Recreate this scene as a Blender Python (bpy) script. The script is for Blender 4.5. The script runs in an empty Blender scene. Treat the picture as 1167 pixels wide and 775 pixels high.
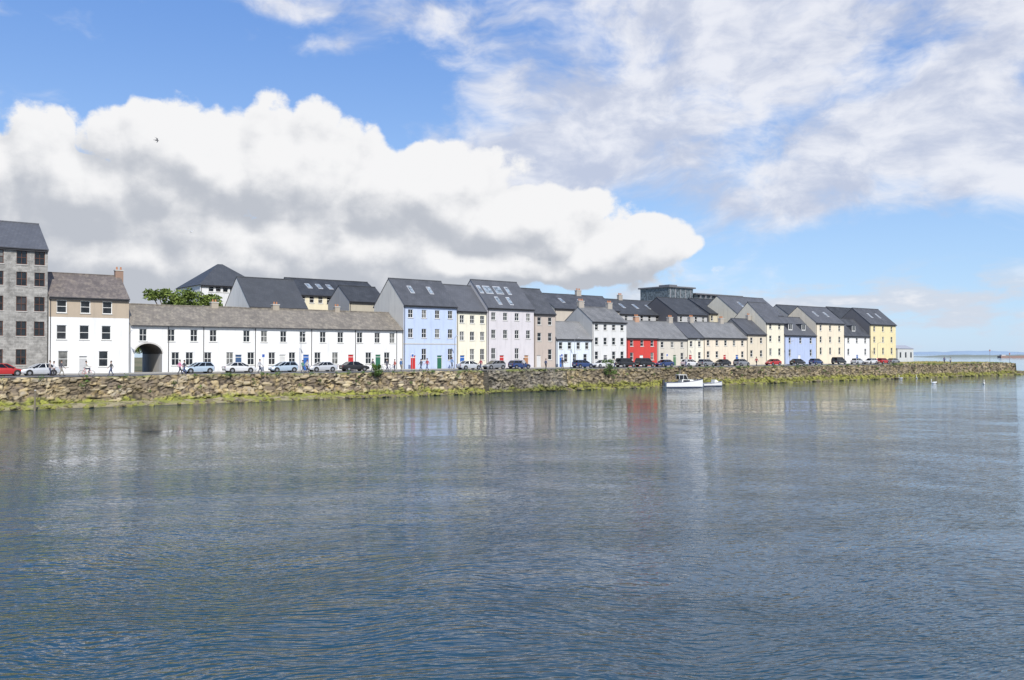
import bpy, bmesh, math, random
from mathutils import Vector, Matrix, noise
random.seed(7)
sc = bpy.context.scene

# ------------------------------------------------------------------ site grid
# quay line: s runs along the quay (away to the right), n runs inland, z up. water level z=0
TH = math.atan(0.8); C, SI = math.cos(TH), math.sin(TH)
Y00 = 137.0
CAMZ = 6.0
GZ = 3.4
def W(s, n, z=0.0):
    return Vector((s*C - n*SI, Y00 + s*SI + n*C, z))
def depth(b, n):            # distance of sight line b (survey bearing) meeting the line n
    u = (b-583.5)/1000.0
    return (Y00 + n/C)/(1-0.8*u)
def S(b, n):
    u = (b-583.5)/1000.0
    Y = depth(b, n)
    return u*Y*C + (Y-Y00)*SI
def Z(b, e, n):
    return CAMZ + (403-e)/1000.0*depth(b, n)

# ------------------------------------------------------------------ node helpers
class NT:
    def __init__(s, tree): s.t = tree; s.n = tree.nodes; s.l = tree.links
    def new(s, typ, **kw):
        nd = s.n.new(typ)
        for k, v in kw.items(): setattr(nd, k, v)
        return nd
    def set(s, inp, v):
        if v is None: return
        if isinstance(v, bpy.types.NodeSocket): s.l.new(v, inp)
        else:
            if isinstance(v, (tuple, list)) and len(v) == 3 and inp.type == 'RGBA': v = (*v, 1)
            inp.default_value = v
    def math(s, op, a, b=None, c=None, clamp=False):
        nd = s.new('ShaderNodeMath', operation=op); nd.use_clamp = clamp
        s.set(nd.inputs[0], a); s.set(nd.inputs[1], b); s.set(nd.inputs[2], c)
        return nd.outputs[0]
    def vec(s, op, a, b=None):
        nd = s.new('ShaderNodeVectorMath', operation=op)
        s.set(nd.inputs[0], a); s.set(nd.inputs[1], b)
        return nd.outputs['Value'] if op in ('LENGTH', 'DISTANCE', 'DOT_PRODUCT') else nd.outputs[0]
    def noise(s, v, scale, detail=4, rough=.5, dist=0, out=0, dim='3D'):
        nd = s.new('ShaderNodeTexNoise'); nd.noise_dimensions = dim
        s.set(nd.inputs['Vector'], v); s.set(nd.inputs['Scale'], scale); s.set(nd.inputs['Detail'], detail)
        s.set(nd.inputs['Roughness'], rough); s.set(nd.inputs['Distortion'], dist)
        return nd.outputs[out]
    def mix(s, f, a, b, typ='MIX'):
        nd = s.new('ShaderNodeMix', data_type='RGBA', blend_type=typ)
        s.set(nd.inputs[0], f); s.set(nd.inputs[6], a); s.set(nd.inputs[7], b)
        return nd.outputs[2]
    def smooth(s, v, a, b, to0=0., to1=1.):
        nd = s.new('ShaderNodeMapRange', interpolation_type='SMOOTHSTEP')
        s.set(nd.inputs['Value'], v); s.set(nd.inputs['From Min'], a); s.set(nd.inputs['From Max'], b)
        s.set(nd.inputs['To Min'], to0); s.set(nd.inputs['To Max'], to1)
        return nd.outputs[0]
    def comb(s, x, y, z):
        nd = s.new('ShaderNodeCombineXYZ'); s.set(nd.inputs[0], x); s.set(nd.inputs[1], y); s.set(nd.inputs[2], z)
        return nd.outputs[0]
    def sep(s, v):
        nd = s.new('ShaderNodeSeparateXYZ'); s.set(nd.inputs[0], v); return nd.outputs
    def bump(s, h, dist, strength=1.0, normal=None):
        nd = s.new('ShaderNodeBump'); s.set(nd.inputs['Height'], h); s.set(nd.inputs['Distance'], dist)
        s.set(nd.inputs['Strength'], strength)
        if normal: s.l.new(normal, nd.inputs['Normal'])
        return nd.outputs[0]

def mat(name):
    m = bpy.data.materials.new(name); m.use_nodes = True
    t = NT(m.node_tree); p = m.node_tree.nodes['Principled BSDF']
    return m, t, p
_mc = {}
def plain(name, col, rough=.6, metal=0, var=.12, scale=3.0):
    if name in _mc: return _mc[name]
    m, t, p = mat(name)
    co = t.new('ShaderNodeTexCoord').outputs['Object']
    n = t.noise(co, scale, 2)
    c = t.mix(n, tuple(x*(1-var) for x in col), tuple(min(1, x*(1+var)) for x in col))
    t.set(p.inputs['Base Color'], c); p.inputs['Roughness'].default_value = rough; p.inputs['Metallic'].default_value = metal
    _mc[name] = m; return m
def paint(col):
    key = 'render_%02x%02x%02x' % tuple(int(x*255) for x in col)
    if key in _mc: return _mc[key]
    m, t, p = mat(key)
    co = t.new('ShaderNodeTexCoord').outputs['Object']
    st = t.noise(t.vec('MULTIPLY', co, (1.6, 1.6, .22)), 1.0, 4, .6)
    bl = t.noise(co, .35, 3, .6)
    dirt = tuple(x*.70 + .02 for x in col)
    f = t.math('MULTIPLY', t.smooth(st, .46, .76), .6)
    c = t.mix(f, col, dirt)
    c = t.mix(t.math('MULTIPLY', t.smooth(bl, .35, .7), .2), c, tuple(x*.78 for x in col))
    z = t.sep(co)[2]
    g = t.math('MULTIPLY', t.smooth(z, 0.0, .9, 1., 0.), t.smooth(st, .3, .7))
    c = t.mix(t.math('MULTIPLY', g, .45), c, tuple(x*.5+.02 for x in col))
    t.set(p.inputs['Base Color'], c); p.inputs['Roughness'].default_value = .85
    _mc[key] = m; return m
def slate(name, a, b, lichen=None):
    if name in _mc: return _mc[name]
    m, t, p = mat(name)
    co = t.new('ShaderNodeTexCoord').outputs['Object']
    x, y, z = t.sep(co)
    v = t.comb(t.math('ADD', x, t.math('MULTIPLY', y, .3)), t.math('MULTIPLY', z, 1.35), 0)
    br = t.new('ShaderNodeTexBrick'); t.set(br.inputs['Vector'], v)
    br.inputs['Scale'].default_value = 1.0
    br.inputs['Brick Width'].default_value = .45; br.inputs['Row Height'].default_value = .3
    br.inputs['Mortar Size'].default_value = .018; br.inputs['Bias'].default_value = 0
    t.set(br.inputs['Color1'], a); t.set(br.inputs['Color2'], b); t.set(br.inputs['Mortar'], tuple(q*.45 for q in a))
    big = t.noise(t.vec('MULTIPLY', co, (.5, .5, .25)), 1.2, 4, .65)
    c = t.mix(t.smooth(big, .35, .7), br.outputs[0], tuple((q*.62) for q in a))
    rnd = t.new('ShaderNodeObjectInfo').outputs['Random']      # each roof weathered differently
    c = t.mix(t.math('MULTIPLY', rnd, .4), c, tuple(min(1, q*1.5+.015) for q in b))
    if lichen:
        f = t.smooth(t.noise(t.vec('MULTIPLY', co, (1.3, 1.3, .5)), 1.1, 6, .7), .46, .66)
        c = t.mix(t.math('MULTIPLY', f, .7), c, lichen)
    t.set(p.inputs['Base Color'], c); p.inputs['Roughness'].default_value = .62
    t.set(p.inputs['Normal'], t.bump(br.outputs[1], -.02, .8))
    _mc[name] = m; return m
def masonry(name, a, b, mortar, w=.6, h=.3):
    if name in _mc: return _mc[name]
    m, t, p = mat(name)
    co = t.new('ShaderNodeTexCoord').outputs['Object']
    x, y, z = t.sep(co)
    wob = t.noise(co, 1.5, 2, out=1)
    v = t.vec('ADD', t.comb(t.math('ADD', x, y), z, 0), t.vec('MULTIPLY', t.vec('SUBTRACT', wob, (.5, .5, .5)), (.25, .2, 0)))
    br = t.new('ShaderNodeTexBrick'); t.set(br.inputs['Vector'], v)
    br.inputs['Scale'].default_value = 1.0
    br.inputs['Brick Width'].default_value = w; br.inputs['Row Height'].default_value = h
    br.inputs['Mortar Size'].default_value = .025; br.inputs['Bias'].default_value = 0
    t.set(br.inputs['Color1'], a); t.set(br.inputs['Color2'], b); t.set(br.inputs['Mortar'], mortar)
    c = t.mix(t.smooth(t.noise(co, 1.1, 5, .65), .35, .75), br.outputs[0], tuple(q*.55 for q in a))
    t.set(p.inputs['Base Color'], c); p.inputs['Roughness'].default_value = .9
    t.set(p.inputs['Normal'], t.bump(br.outputs[1], -.04, .8))
    _mc[name] = m; return m

M_FRAME = plain('white_window_frame', (.78, .78, .75), .5, var=.04)
M_BROWNFR = plain('brown_window_frame', (.12, .05, .03), .5)
def glassmat(name, base, rough=.04):
    m, t, p = mat(name)
    co = t.new('ShaderNodeTexCoord').outputs['Object']
    t.set(p.inputs['Base Color'], t.mix(t.smooth(t.noise(co, 1.7, 2), .35, .65), base, tuple(q*.4 for q in base)))
    p.inputs['Roughness'].default_value = rough; p.inputs['IOR'].default_value = 1.5
    return m
M_GLASS = [glassmat('window_glass', (.02, .025, .03)), glassmat('window_glass_curtain', (.20, .20, .19)), glassmat('window_glass_dim', (.05, .05, .055))]
M_DARK = plain('dark_interior', (.02, .02, .02), .9)
M_SILL = plain('stone_sill', (.5, .49, .46), .8)
M_GUTTER = plain('gutter_black', (.04, .04, .045), .5)
M_POT = plain('chimney_pot_clay', (.45, .2, .1), .8)
SL_DARK = slate('slate_dark', (.07, .076, .088), (.10, .105, .12))
SL_BLACK = slate('slate_black', (.04, .045, .053), (.062, .067, .076))
SL_GREY = slate('slate_grey', (.17, .175, .18), (.23, .23, .23))
SL_OLD = slate('slate_old', (.18, .16, .135), (.25, .22, .18), (.36, .32, .25))
SL_BROWN = slate('slate_brown', (.14, .12, .11), (.19, .16, .145), (.27, .23, .19))

# ------------------------------------------------------------------ mesh helper
class MB:
    def __init__(s): s.v = []; s.f = []; s.m = []
    def poly(s, pts, mi=0):
        i = len(s.v); s.v += [tuple(p) for p in pts]; s.f.append(tuple(range(i, i+len(pts)))); s.m.append(mi)
    def box(s, x0, x1, y0, y1, z0, z1, mi=0):
        i = len(s.v)
        s.v += [(x0,y0,z0),(x1,y0,z0),(x1,y1,z0),(x0,y1,z0),(x0,y0,z1),(x1,y0,z1),(x1,y1,z1),(x0,y1,z1)]
        for f in ((0,3,2,1),(4,5,6,7),(0,1,5,4),(1,2,6,5),(2,3,7,6),(3,0,4,7)):
            s.f.append(tuple(i+k for k in f)); s.m.append(mi)
    def tube(s, p0, p1, r0, r1, mi=0, k=8, cap=True):
        p0, p1 = Vector(p0), Vector(p1); d = (p1-p0).normalized()
        a = d.cross(Vector((0,0,1)));
        if a.length < .01: a = Vector((1,0,0))
        a.normalize(); b = d.cross(a); i = len(s.v)
        for p, r in ((p0,r0),(p1,r1)):
            for j in range(k):
                t = 2*math.pi*j/k; s.v.append(tuple(p + (a*math.cos(t)+b*math.sin(t))*r))
        for j in range(k):
            s.f.append((i+j, i+(j+1)%k, i+k+(j+1)%k, i+k+j)); s.m.append(mi)
        if cap:
            s.f.append(tuple(i+j for j in range(k))[::-1]); s.m.append(mi)
            s.f.append(tuple(i+k+j for j in range(k))); s.m.append(mi)
    def loft(s, rings, mi=0, cap=True, closed=True):
        i = len(s.v); k = len(rings[0])
        for r in rings: s.v += [tuple(p) for p in r]
        for a in range(len(rings)-1):
            for j in range(k if closed else k-1):
                s.f.append((i+a*k+j, i+a*k+(j+1)%k, i+(a+1)*k+(j+1)%k, i+(a+1)*k+j)); s.m.append(mi)
        if cap:
            s.f.append(tuple(i+j for j in range(k))[::-1]); s.m.append(mi)
            e = i+(len(rings)-1)*k; s.f.append(tuple(e+j for j in range(k))); s.m.append(mi)
    def mesh(s, name, mats, smooth=False):
        me = bpy.data.meshes.new(name); me.from_pydata(s.v, [], s.f)
        for m in mats: me.materials.append(m)
        me.polygons.foreach_set('material_index', s.m)
        me.update()
        bm = bmesh.new(); bm.from_mesh(me); bmesh.ops.recalc_face_normals(bm, faces=bm.faces); bm.to_mesh(me); bm.free()
        if smooth: me.polygons.foreach_set('use_smooth', [True]*len(me.polygons))
        return me
def link(name, me, parent=None, loc=None, rz=None):
    o = bpy.data.objects.new(name, me); sc.collection.objects.link(o)
    if parent: o.parent = parent
    if loc is not None: o.location = loc
    if rz is not None: o.rotation_euler[2] = rz
    return o
def empty(name, loc, rz=TH):
    o = bpy.data.objects.new(name, None); sc.collection.objects.link(o); o.location = loc; o.rotation_euler[2] = rz
    o.empty_display_size = .5
    return o

# ------------------------------------------------------------------ building parts
def wall_with_openings(mb, L, H, ops, mi=0, reveal=.18, z0=0.0, splits=()):
    xs = sorted({0, L, *[o[0] for o in ops], *[o[1] for o in ops]})
    zs = sorted({z0, H, *[o[2] for o in ops], *[o[3] for o in ops], *[q[0] for q in splits]})
    for a in range(len(xs)-1):
        for b in range(len(zs)-1):
            cx, cz = (xs[a]+xs[a+1])/2, (zs[b]+zs[b+1])/2
            if any(o[0] < cx < o[1] and o[2] < cz < o[3] for o in ops): continue
            m = mi
            for q in splits:
                if cz > q[0]: m = q[1]
            mb.poly([(xs[a],0,zs[b]),(xs[a+1],0,zs[b]),(xs[a+1],0,zs[b+1]),(xs[a],0,zs[b+1])], m)
    for (x0, x1, a, b) in [o[:4] for o in ops]:
        r = reveal
        mb.poly([(x0,0,a),(x0,r,a),(x0,r,b),(x0,0,b)], mi); mb.poly([(x1,0,a),(x1,r,a),(x1,r,b),(x1,0,b)], mi)
        mb.poly([(x0,0,a),(x1,0,a),(x1,r,a),(x0,r,a)], mi); mb.poly([(x0,0,b),(x1,0,b),(x1,r,b),(x0,r,b)], mi)
def window(mb, x0, x1, z0, z1, y=0.0, bars=1, fr=.07):
    g = random.choices((1, 2, 3), (6, 1.6, 2.4))[0]
    yb = y+.16
    mb.poly([(x0,yb,z0),(x1,yb,z0),(x1,yb,z1),(x0,yb,z1)], g)
    ya, yc = y+.08, y+.155
    mb.box(x0, x0+fr, ya, yc, z0, z1); mb.box(x1-fr, x1, ya, yc, z0, z1)
    mb.box(x0+fr, x1-fr, ya, yc, z0, z0+fr); mb.box(x0+fr, x1-fr, ya, yc, z1-fr, z1)
    zm = (z0+z1)/2; mb.box(x0+fr, x1-fr, ya+.01, yc-.01, zm-.03, zm+.03)
    if bars > 1:
        xm = (x0+x1)/2; mb.box(xm-.025, xm+.025, ya+.015, yc-.015, z0+fr, zm-.03); mb.box(xm-.025, xm+.025, ya+.015, yc-.015, zm+.03, z1-fr)
    mb.box(x0-.08, x1+.08, y-.07, y+.10, z0-.1, z0-.002, 4)

def house(name, b0, b1, eave, ridge, col, roof, rows, ground=(), n0=14.0, dep=9.0, gable=None, chim=(), sky=(),
          frame=None, upper=None, ww=.95, hip=False, base=GZ-.05, doors=(), stone=None, gw=(), bars=1, band=None, chimcol=None, dormers=()):
    bm_ = (b0+b1)/2
    s0, s1 = S(b0, n0), S(b1, n0)-.03
    L = s1-s0
    H = Z(bm_, eave, n0)-base; R = Z(bm_, ridge, n0+dep/2)-base
    root = empty(name, W(s0, n0, base))
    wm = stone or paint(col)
    gm = gable or wm
    fx = lambda b: S(b, n0)-s0
    ops = []; wins = []; drs = []
    for e, h, xs in rows:
        zc = Z(bm_, e, n0)-base
        if isinstance(xs, int): cols = [L*(i+.5)/xs for i in range(xs)]
        else: cols = [fx(x) for x in xs]
        for x in cols:
            w = ww
            if x-w/2 < .15 or x+w/2 > L-.15: continue
            o = (x-w/2, x+w/2, zc-h/2, min(zc+h/2, H-.12)); ops.append(o); wins.append(o)
    for x, c in doors:
        xx = fx(x); o = (xx-.5, xx+.5, .08, 2.35); 
        ops = [q for q in ops if not (q[0] < o[1]+.1 and q[1] > o[0]-.1 and q[2] < 2.4)]
        wins = [q for q in wins if q in ops]
        ops.append(o); drs.append((o, c))
    mb = MB()
    splits = ()
    mats = [wm, gm]
    if upper: mats.append(paint(upper[1])); splits = ((Z(bm_, upper[0], n0)-base, 2),)
    wall_with_openings(mb, L, H, ops, 0, splits=splits)
    m = dep/2
    if hip:
        mb.poly([(0,0,0),(0,dep,0),(0,dep,H),(0,0,H)], 1); mb.poly([(L,0,0),(L,dep,0),(L,dep,H),(L,0,H)], 1)
    else:
        for x in (0, L): mb.poly([(x,0,0),(x,dep,0),(x,dep,H),(x,m,R-.16),(x,0,H)], 1)
    mb.poly([(0,dep,0),(L,dep,0),(L,dep,H),(0,dep,H)], 0)
    link('walls', mb.mesh(name+'_walls', mats), root)
    if wins:
        wb = MB()
        for o in wins: window(wb, *o, bars=bars)
        link('windows', wb.mesh(name+'_windows', [frame or M_FRAME]+M_GLASS+[M_SILL]), root)
    if gw:
        wb = MB()
        for (yy, zz_) in gw:
            x = -.03
            wb.poly([(x,yy-.4,zz_-.6),(x,yy+.4,zz_-.6),(x,yy+.4,zz_+.6),(x,yy-.4,zz_+.6)], 1)
            wb.box(x-.03,x+.02,yy-.48,yy-.4,zz_-.6,zz_+.6); wb.box(x-.03,x+.02,yy+.4,yy+.48,zz_-.6,zz_+.6)
            wb.box(x-.03,x+.02,yy-.48,yy+.48,zz_+.6,zz_+.68); wb.box(x-.06,x+.02,yy-.5,yy+.5,zz_-.7,zz_-.6)
        link('gable_windows', wb.mesh(name+'_gwin', [frame or M_FRAME]+M_GLASS), root)
    if drs:
        db = MB(); dm = [M_FRAME, M_SILL]
        for (o, c) in drs:
            pm = plain('door_%02x%02x%02x' % tuple(int(q*255) for q in c), c, .4)
            if pm not in dm: dm.append(pm)
            k = dm.index(pm)
            x0, x1, z0, z1 = o
            db.box(x0+.06, x1-.06, .10, .16, z0, z1-.4, k)
            db.box(x0+.16, x1-.16, .085, .10, z0+.25, z0+.85, k); db.box(x0+.16, x1-.16, .085, .10, z0+1.05, z1-.55, k)
            db.box(x0, x0+.06, .06, .17, z0, z1); db.box(x1-.06, x1, .06, .17, z0, z1); db.box(x0+.06, x1-.06, .06, .17, z1-.4, z1-.33)
            db.poly([(x0+.06,.14,z1-.33),(x1-.06,.14,z1-.33),(x1-.06,.14,z1),(x0+.06,.14,z1)], k)
            db.box(x0-.1, x1+.1, -.3, .06, -.02, z0-.003, 1)
        link('doors', db.mesh(name+'_doors', dm), root)
    if band:
        bb = MB(); zb = Z(bm_, band, n0)-base; bb.box(.01, L-.01, -.05, -.003, zb-.09, zb+.09)
        link('string_course', bb.mesh(name+'_band', [M_SILL]), root)
    rb = MB(); ov = .3; sl = (R-H)/m; ze = H-sl*ov+.03; t = .13; ex = .06
    zr = R+.03
    if hip:
        hx = min(m*.9, L*.46)
        P = [(-ov,-ov,ze),(L+ov,-ov,ze),(L+ov,dep+ov,ze),(-ov,dep+ov,ze),(hx,m,zr),(L-hx,m,zr)]
        rb.poly([P[0],P[1],P[5],P[4]]); rb.poly([P[2],P[3],P[4],P[5]]); rb.poly([P[0],P[4],P[3]]); rb.poly([P[1],P[2],P[5]])
        rb.poly([(q[0],q[1],q[2]-.02) for q in P[:4]])
    else:
        for y0, y1 in ((-ov, m), (dep+ov, m)):
            a = [(-ex,y0,ze),(L+ex,y0,ze),(L+ex,y1,zr),(-ex,y1,zr)]
            b = [(p[0],p[1],p[2]-t) for p in a]
            rb.poly(a); rb.poly(b[::-1])
            for i in range(4): 
                if i != 2: rb.poly([a[i],a[(i+1)%4],b[(i+1)%4],b[i]])
        rb.box(-ex-.01, L+ex+.01, m-.12, m+.12, zr-.06, zr+.08, 0)
    rme = rb.mesh(name+'_roof', [roof]); link('roof', rme, root)
    gb = MB(); gb.box(-.02, L+.02, -ov-.11, -ov-.005, ze-.11, ze-.0); gb.box(.12, .2, -.09, -.012, 0, ze-.1); gb.box(-.02,L+.02,-ov,-.01,ze-.3,ze-.17)
    link('gutter', gb.mesh(name+'_gutter', [M_GUTTER]), root)
    if sky:
        kb = MB()
        for x, f0, w in sky:
            xx = fx(x); f1 = f0+.28
            q = lambda f, d, dx: (xx+dx, -ov+(m+ov)*f - d*sl/math.hypot(1, sl), ze+(zr-ze)*f + d/math.hypot(1, sl))
            for d, e, k in ((.06, 0, 0), (.085, .07, 1)):
                a = [q(f0+e*.3, d, -w/2+e), q(f0+e*.3, d, w/2-e), q(f1-e*.3, d, w/2-e), q(f1-e*.3, d, -w/2+e)]
                kb.poly(a, k)
                if k == 0:
                    c = [q(f0, 0, -w/2), q(f0, 0, w/2), q(f1, 0, w/2), q(f1, 0, -w/2)]
                    for i in range(4): kb.poly([a[i], a[(i+1)%4], c[(i+1)%4], c[i]], 0)
        link('skylights', kb.mesh(name+'_sky', [plain('skylight_frame', (.55,.56,.58), .4), glassmat('skylight_glass', (.3,.36,.42), .1)]), root)
    if dormers:
        kb = MB()
        for x in dormers:
            xx = fx(x); yf = m*.22; zf = ze+(yf+ov)*sl; zt = min(zf+1.5, zr-.3); yb_ = -ov+(zt-ze)/sl; w = .8
            kb.poly([(xx-w,yf,zf-.1),(xx+w,yf,zf-.1),(xx+w,yf,zt),(xx-w,yf,zt)], 0)
            for sg in (-w, w): kb.poly([(xx+sg,yf,zf-.1),(xx+sg,yf,zt),(xx+sg,yb_,zt)], 1)
            kb.box(xx-w-.12, xx+w+.12, yf-.2, yb_+.1, zt, zt+.1, 1)
            kb.poly([(xx-w+.2,yf-.02,zf+.2),(xx+w-.2,yf-.02,zf+.2),(xx+w-.2,yf-.02,zt-.15),(xx-w+.2,yf-.02,zt-.15)], 2)
            kb.box(xx-.03, xx+.03, yf-.06, yf-.025, zf+.2, zt-.15, 0)
        link('dormers', kb.mesh(name+'_dorm', [M_FRAME, roof, M_GLASS[0]]), root)
    if chim:
        cb = MB()
        for x, w, h in chim:
            if x < 0: x = L+x
            cb.box(x-w/2, x+w/2, m-.35, m+.35, R-1.2, R+h); cb.box(x-w/2-.07, x+w/2+.07, m-.42, m+.42, R+h, R+h+.14, 1)
            k = max(2, int(w/.38))
            for i in range(k):
                xc = x-w/2+(i+.5)*w/k; cb.tube((xc,m,R+h+.14),(xc,m,R+h+.55),.13,.10,2)
        link('chimneys', cb.mesh(name+'_chim', [paint(chimcol or (.42,.38,.33)), M_SILL, M_POT]), root)
    return root, L, H, R

# ------------------------------------------------------------------ front row
W_ = (.80, .80, .79)
RED = (.5, .03, .03); BLU = (.03, .12, .4); GRN = (.03, .14, .08)
stone_m = masonry('grey_limestone', (.30,.29,.27), (.43,.415,.385), (.52,.51,.48), .7, .33)
house('stone_warehouse', -75, 54, 279, 251, W_, SL_DARK, [(291,1.7,[-55,-25,-3,24,44.5]),(316,1.7,[-55,-25,-3,24,44.5]),(345,1.8,[-55,-25,-3,24,44.5]),(374,1.8,[-55,-25,-3,24,44.5]),(407,1.9,[-55,-25,-3,24])], stone=stone_m, frame=M_BROWNFR, ww=1.15, dep=12, bars=2)
house('two_tone_house', 55.5, 147, 338, 313, W_, SL_BROWN, [(350,1.6,[70,97,122]),(379,1.8,[70,96,121]),(409,2.0,[72,118])], upper=(362,(.46,.38,.29)), frame=M_FRAME, chim=((9.3,1.0,.7),), doors=((95,(.5,.5,.5)),), ww=1.15, chimcol=(.3,.2,.15))

def white_terrace():
    n0, dep, base = 14.0, 9.0, GZ-.05
    s0, s1 = S(149, n0), S(458.5, n0); L = s1-s0
    H = 6.55; R = 10.35-1.0
    root = empty('white_terrace', W(s0, n0, base))
    fx = lambda b: S(b, n0)-s0
    ops = []; wins = []
    for b in [195,221,243,281,301,323,345,368,388,410,430,447,163]:
        x = fx(b); o = (x-.5, x+.5, 4.3, 5.95); ops.append(o); wins.append(o)
    for b in [200,216,237,262,286,310,333,362,382,420,441]:
        x = fx(b); o = (x-.52, x+.52, 1.05, 2.85); ops.append(o); wins.append(o)
    drs = []
    for b, c in ((349, BLU), (400, RED), (272, (.05,.1,.2)), (322,(.6,.6,.58)), (431,GRN)):
        x = fx(b); o = (x-.5, x+.5, .08, 2.5); ops.append(o); drs.append((o, c))
    ax0, ax1 = .45, fx(185); az, ah = 2.6, 4.1
    mb = MB()
    aops = ops+[(ax0, ax1, 0, ah)]
    XS = sorted({0, L, *[o[0] for o in aops], *[o[1] for o in aops]}); ZS = sorted({0, H, *[o[2] for o in aops], *[o[3] for o in aops]})
    for a in range(len(XS)-1):
        for b in range(len(ZS)-1):
            cx, cz = (XS[a]+XS[a+1])/2, (ZS[b]+ZS[b+1])/2
            if any(o[0] < cx < o[1] and o[2] < cz < o[3] for o in aops): continue
            mb.poly([(XS[a],0,ZS[b]),(XS[a+1],0,ZS[b]),(XS[a+1],0,ZS[b+1]),(XS[a],0,ZS[b+1])])
    for (x0, x1, a, b) in aops[:-1]:
        r = .18
        mb.poly([(x0,0,a),(x0,r,a),(x0,r,b),(x0,0,b)]); mb.poly([(x1,0,a),(x1,r,a),(x1,r,b),(x1,0,b)])
        mb.poly([(x0,0,a),(x1,0,a),(x1,r,a),(x0,r,a)]); mb.poly([(x0,0,b),(x1,0,b),(x1,r,b),(x0,r,b)])
    N = 20; xc = (ax0+ax1)/2; hw = (ax1-ax0)/2
    arc = [(xc-hw*math.cos(math.pi*i/N), az+(ah-.1-az)*math.sin(math.pi*i/N)) for i in range(N+1)]
    for i in range(N):
        (xa, za), (xb, zb) = arc[i], arc[i+1]
        mb.poly([(xa,0,za),(xb,0,zb),(xb,0,ah),(xa,0,ah)])
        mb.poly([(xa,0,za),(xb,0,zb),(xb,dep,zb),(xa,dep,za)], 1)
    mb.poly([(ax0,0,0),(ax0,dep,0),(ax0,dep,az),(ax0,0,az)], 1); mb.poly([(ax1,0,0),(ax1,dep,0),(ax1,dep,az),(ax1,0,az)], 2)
    m = dep/2
    for x in (0, L): mb.poly([(x,0,0),(x,dep,0),(x,dep,H),(x,m,R-.16),(x,0,H)])
    mb.poly([(0,dep,ah),(L,dep,ah),(L,dep,H),(0,dep,H)]); mb.poly([(ax1,dep,0),(L,dep,0),(L,dep,ah),(ax1,dep,ah)])
    link('walls', mb.mesh('white_terrace_walls', [paint(W_), plain('arch_vault_shaded_stone', (.14,.13,.12), .95, var=.4), paint((.55,.54,.52))]), root)  # vault stone darkened: the shade inside the archway is painted into its colour
    gb = MB()
    for i in range(14):
        x = ax0+.1+i*(hw*.9)/14; gb.tube((x,dep-.5,.05),(x,dep-.5,2.3),.03,.03,0,5)
    gb.box(ax0,ax0+hw*.95,dep-.55,dep-.45,.3,.38); gb.box(ax0,ax0+hw*.95,dep-.56,dep-.44,1.9,1.98)
    link('gate', gb.mesh('gate', [M_GUTTER]), root)
    wb = MB()
    for o in wins: window(wb, *o, bars=2)
    link('windows', wb.mesh('wt_win', [M_FRAME]+M_GLASS+[M_SILL]), root)
    db = MB(); dm = [M_FRAME]
    for o, c in drs:
        pm = plain('door_%02x%02x%02x' % tuple(int(q*255) for q in c), c, .4); dm.append(pm); k = len(dm)-1
        x0, x1, z0, z1 = o
        db.box(x0+.06, x1-.06, .10, .16, z0, z1-.4, k); db.box(x0+.16, x1-.16, .085, .10, z0+.25, z0+.9, k)
        db.box(x0, x0+.06, .06, .17, z0, z1); db.box(x1-.06, x1, .06, .17, z0, z1); db.box(x0+.06, x1-.06, .06, .17, z1-.4, z1-.33)
        db.poly([(x0+.06,.14,z1-.33),(x1-.06,.14,z1-.33),(x1-.06,.14,z1),(x0+.06,.14,z1)], k)
    link('doors', db.mesh('wt_doors', dm), root)
    ab = MB()
    for i in range(N):
        (xa, za), (xb, zb) = arc[i], arc[i+1]
        f = lambda x, z: (xc+(x-xc)*1.08, z+.2*(.4+math.sin(math.pi*i/N)*.6))
        (xo, zo), (xp, zp) = f(xa, za), f(xb, zb)
        xo=max(xo,.05)
        ab.poly([(xa,-.03,za),(xb,-.03,zb),(xp,-.03,zp),(xo,-.03,zo)])
    link('arch_surround', ab.mesh('wt_arch', [plain('arch_stone', (.55,.53,.5), .9)]), root)
    rb = MB(); ov = .3; sl = (R-H)/m; ze = H-sl*ov+.03; zr = R+.03
    NX = 60
    def sag(x): return .07*noise.noise(Vector((x*.25, 0, 3)))
    for y0 in (-ov, dep+ov):
        for i in range(NX):
            xa, xb = -.1+(L+.2)*i/NX, -.1+(L+.2)*(i+1)/NX
            rb.poly([(xa,y0,ze),(xb,y0,ze),(xb,m,zr+sag(xb)),(xa,m,zr+sag(xa))])
            rb.poly([(xa,y0,ze),(xb,y0,ze),(xb,y0,ze-.13),(xa,y0,ze-.13)])
            if y0 < 0: rb.box(xa, xb-.03, m-.13, m+.13, zr+sag(xa)-.05, zr+sag(xa)+.1)
    link('roof', rb.mesh('wt_roof', [SL_OLD]), root)
    gb = MB(); gb.box(0, L, -ov-.11, -ov-.005, ze-.12, ze-.01)
    for b in (192, 232, 291, 355, 405, 452): x = fx(b); gb.box(x-.04, x+.04, -.09, -.012, 0, ze-.1)
    link('gutter', gb.mesh('wt_gutter', [M_GUTTER]), root)
    cb = MB()
    for b, w in ((253,1.0),(324,1.0),(395,.8)):
        x = fx(b+4); cb.box(x-w/2, x+w/2, m-.35, m+.35, R-1, R+.6); cb.box(x-w/2-.07, x+w/2+.07, m-.42, m+.42, R+.6, R+.74, 1)
        for i in (0, 1): cb.tube((x-.2+.4*i,m,R+.74),(x-.2+.4*i,m,R+1.1),.12,.1,2)
    link('chimneys', cb.mesh('wt_chim', [paint((.4,.35,.28)), M_SILL, M_POT]), root)
white_terrace()

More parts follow.
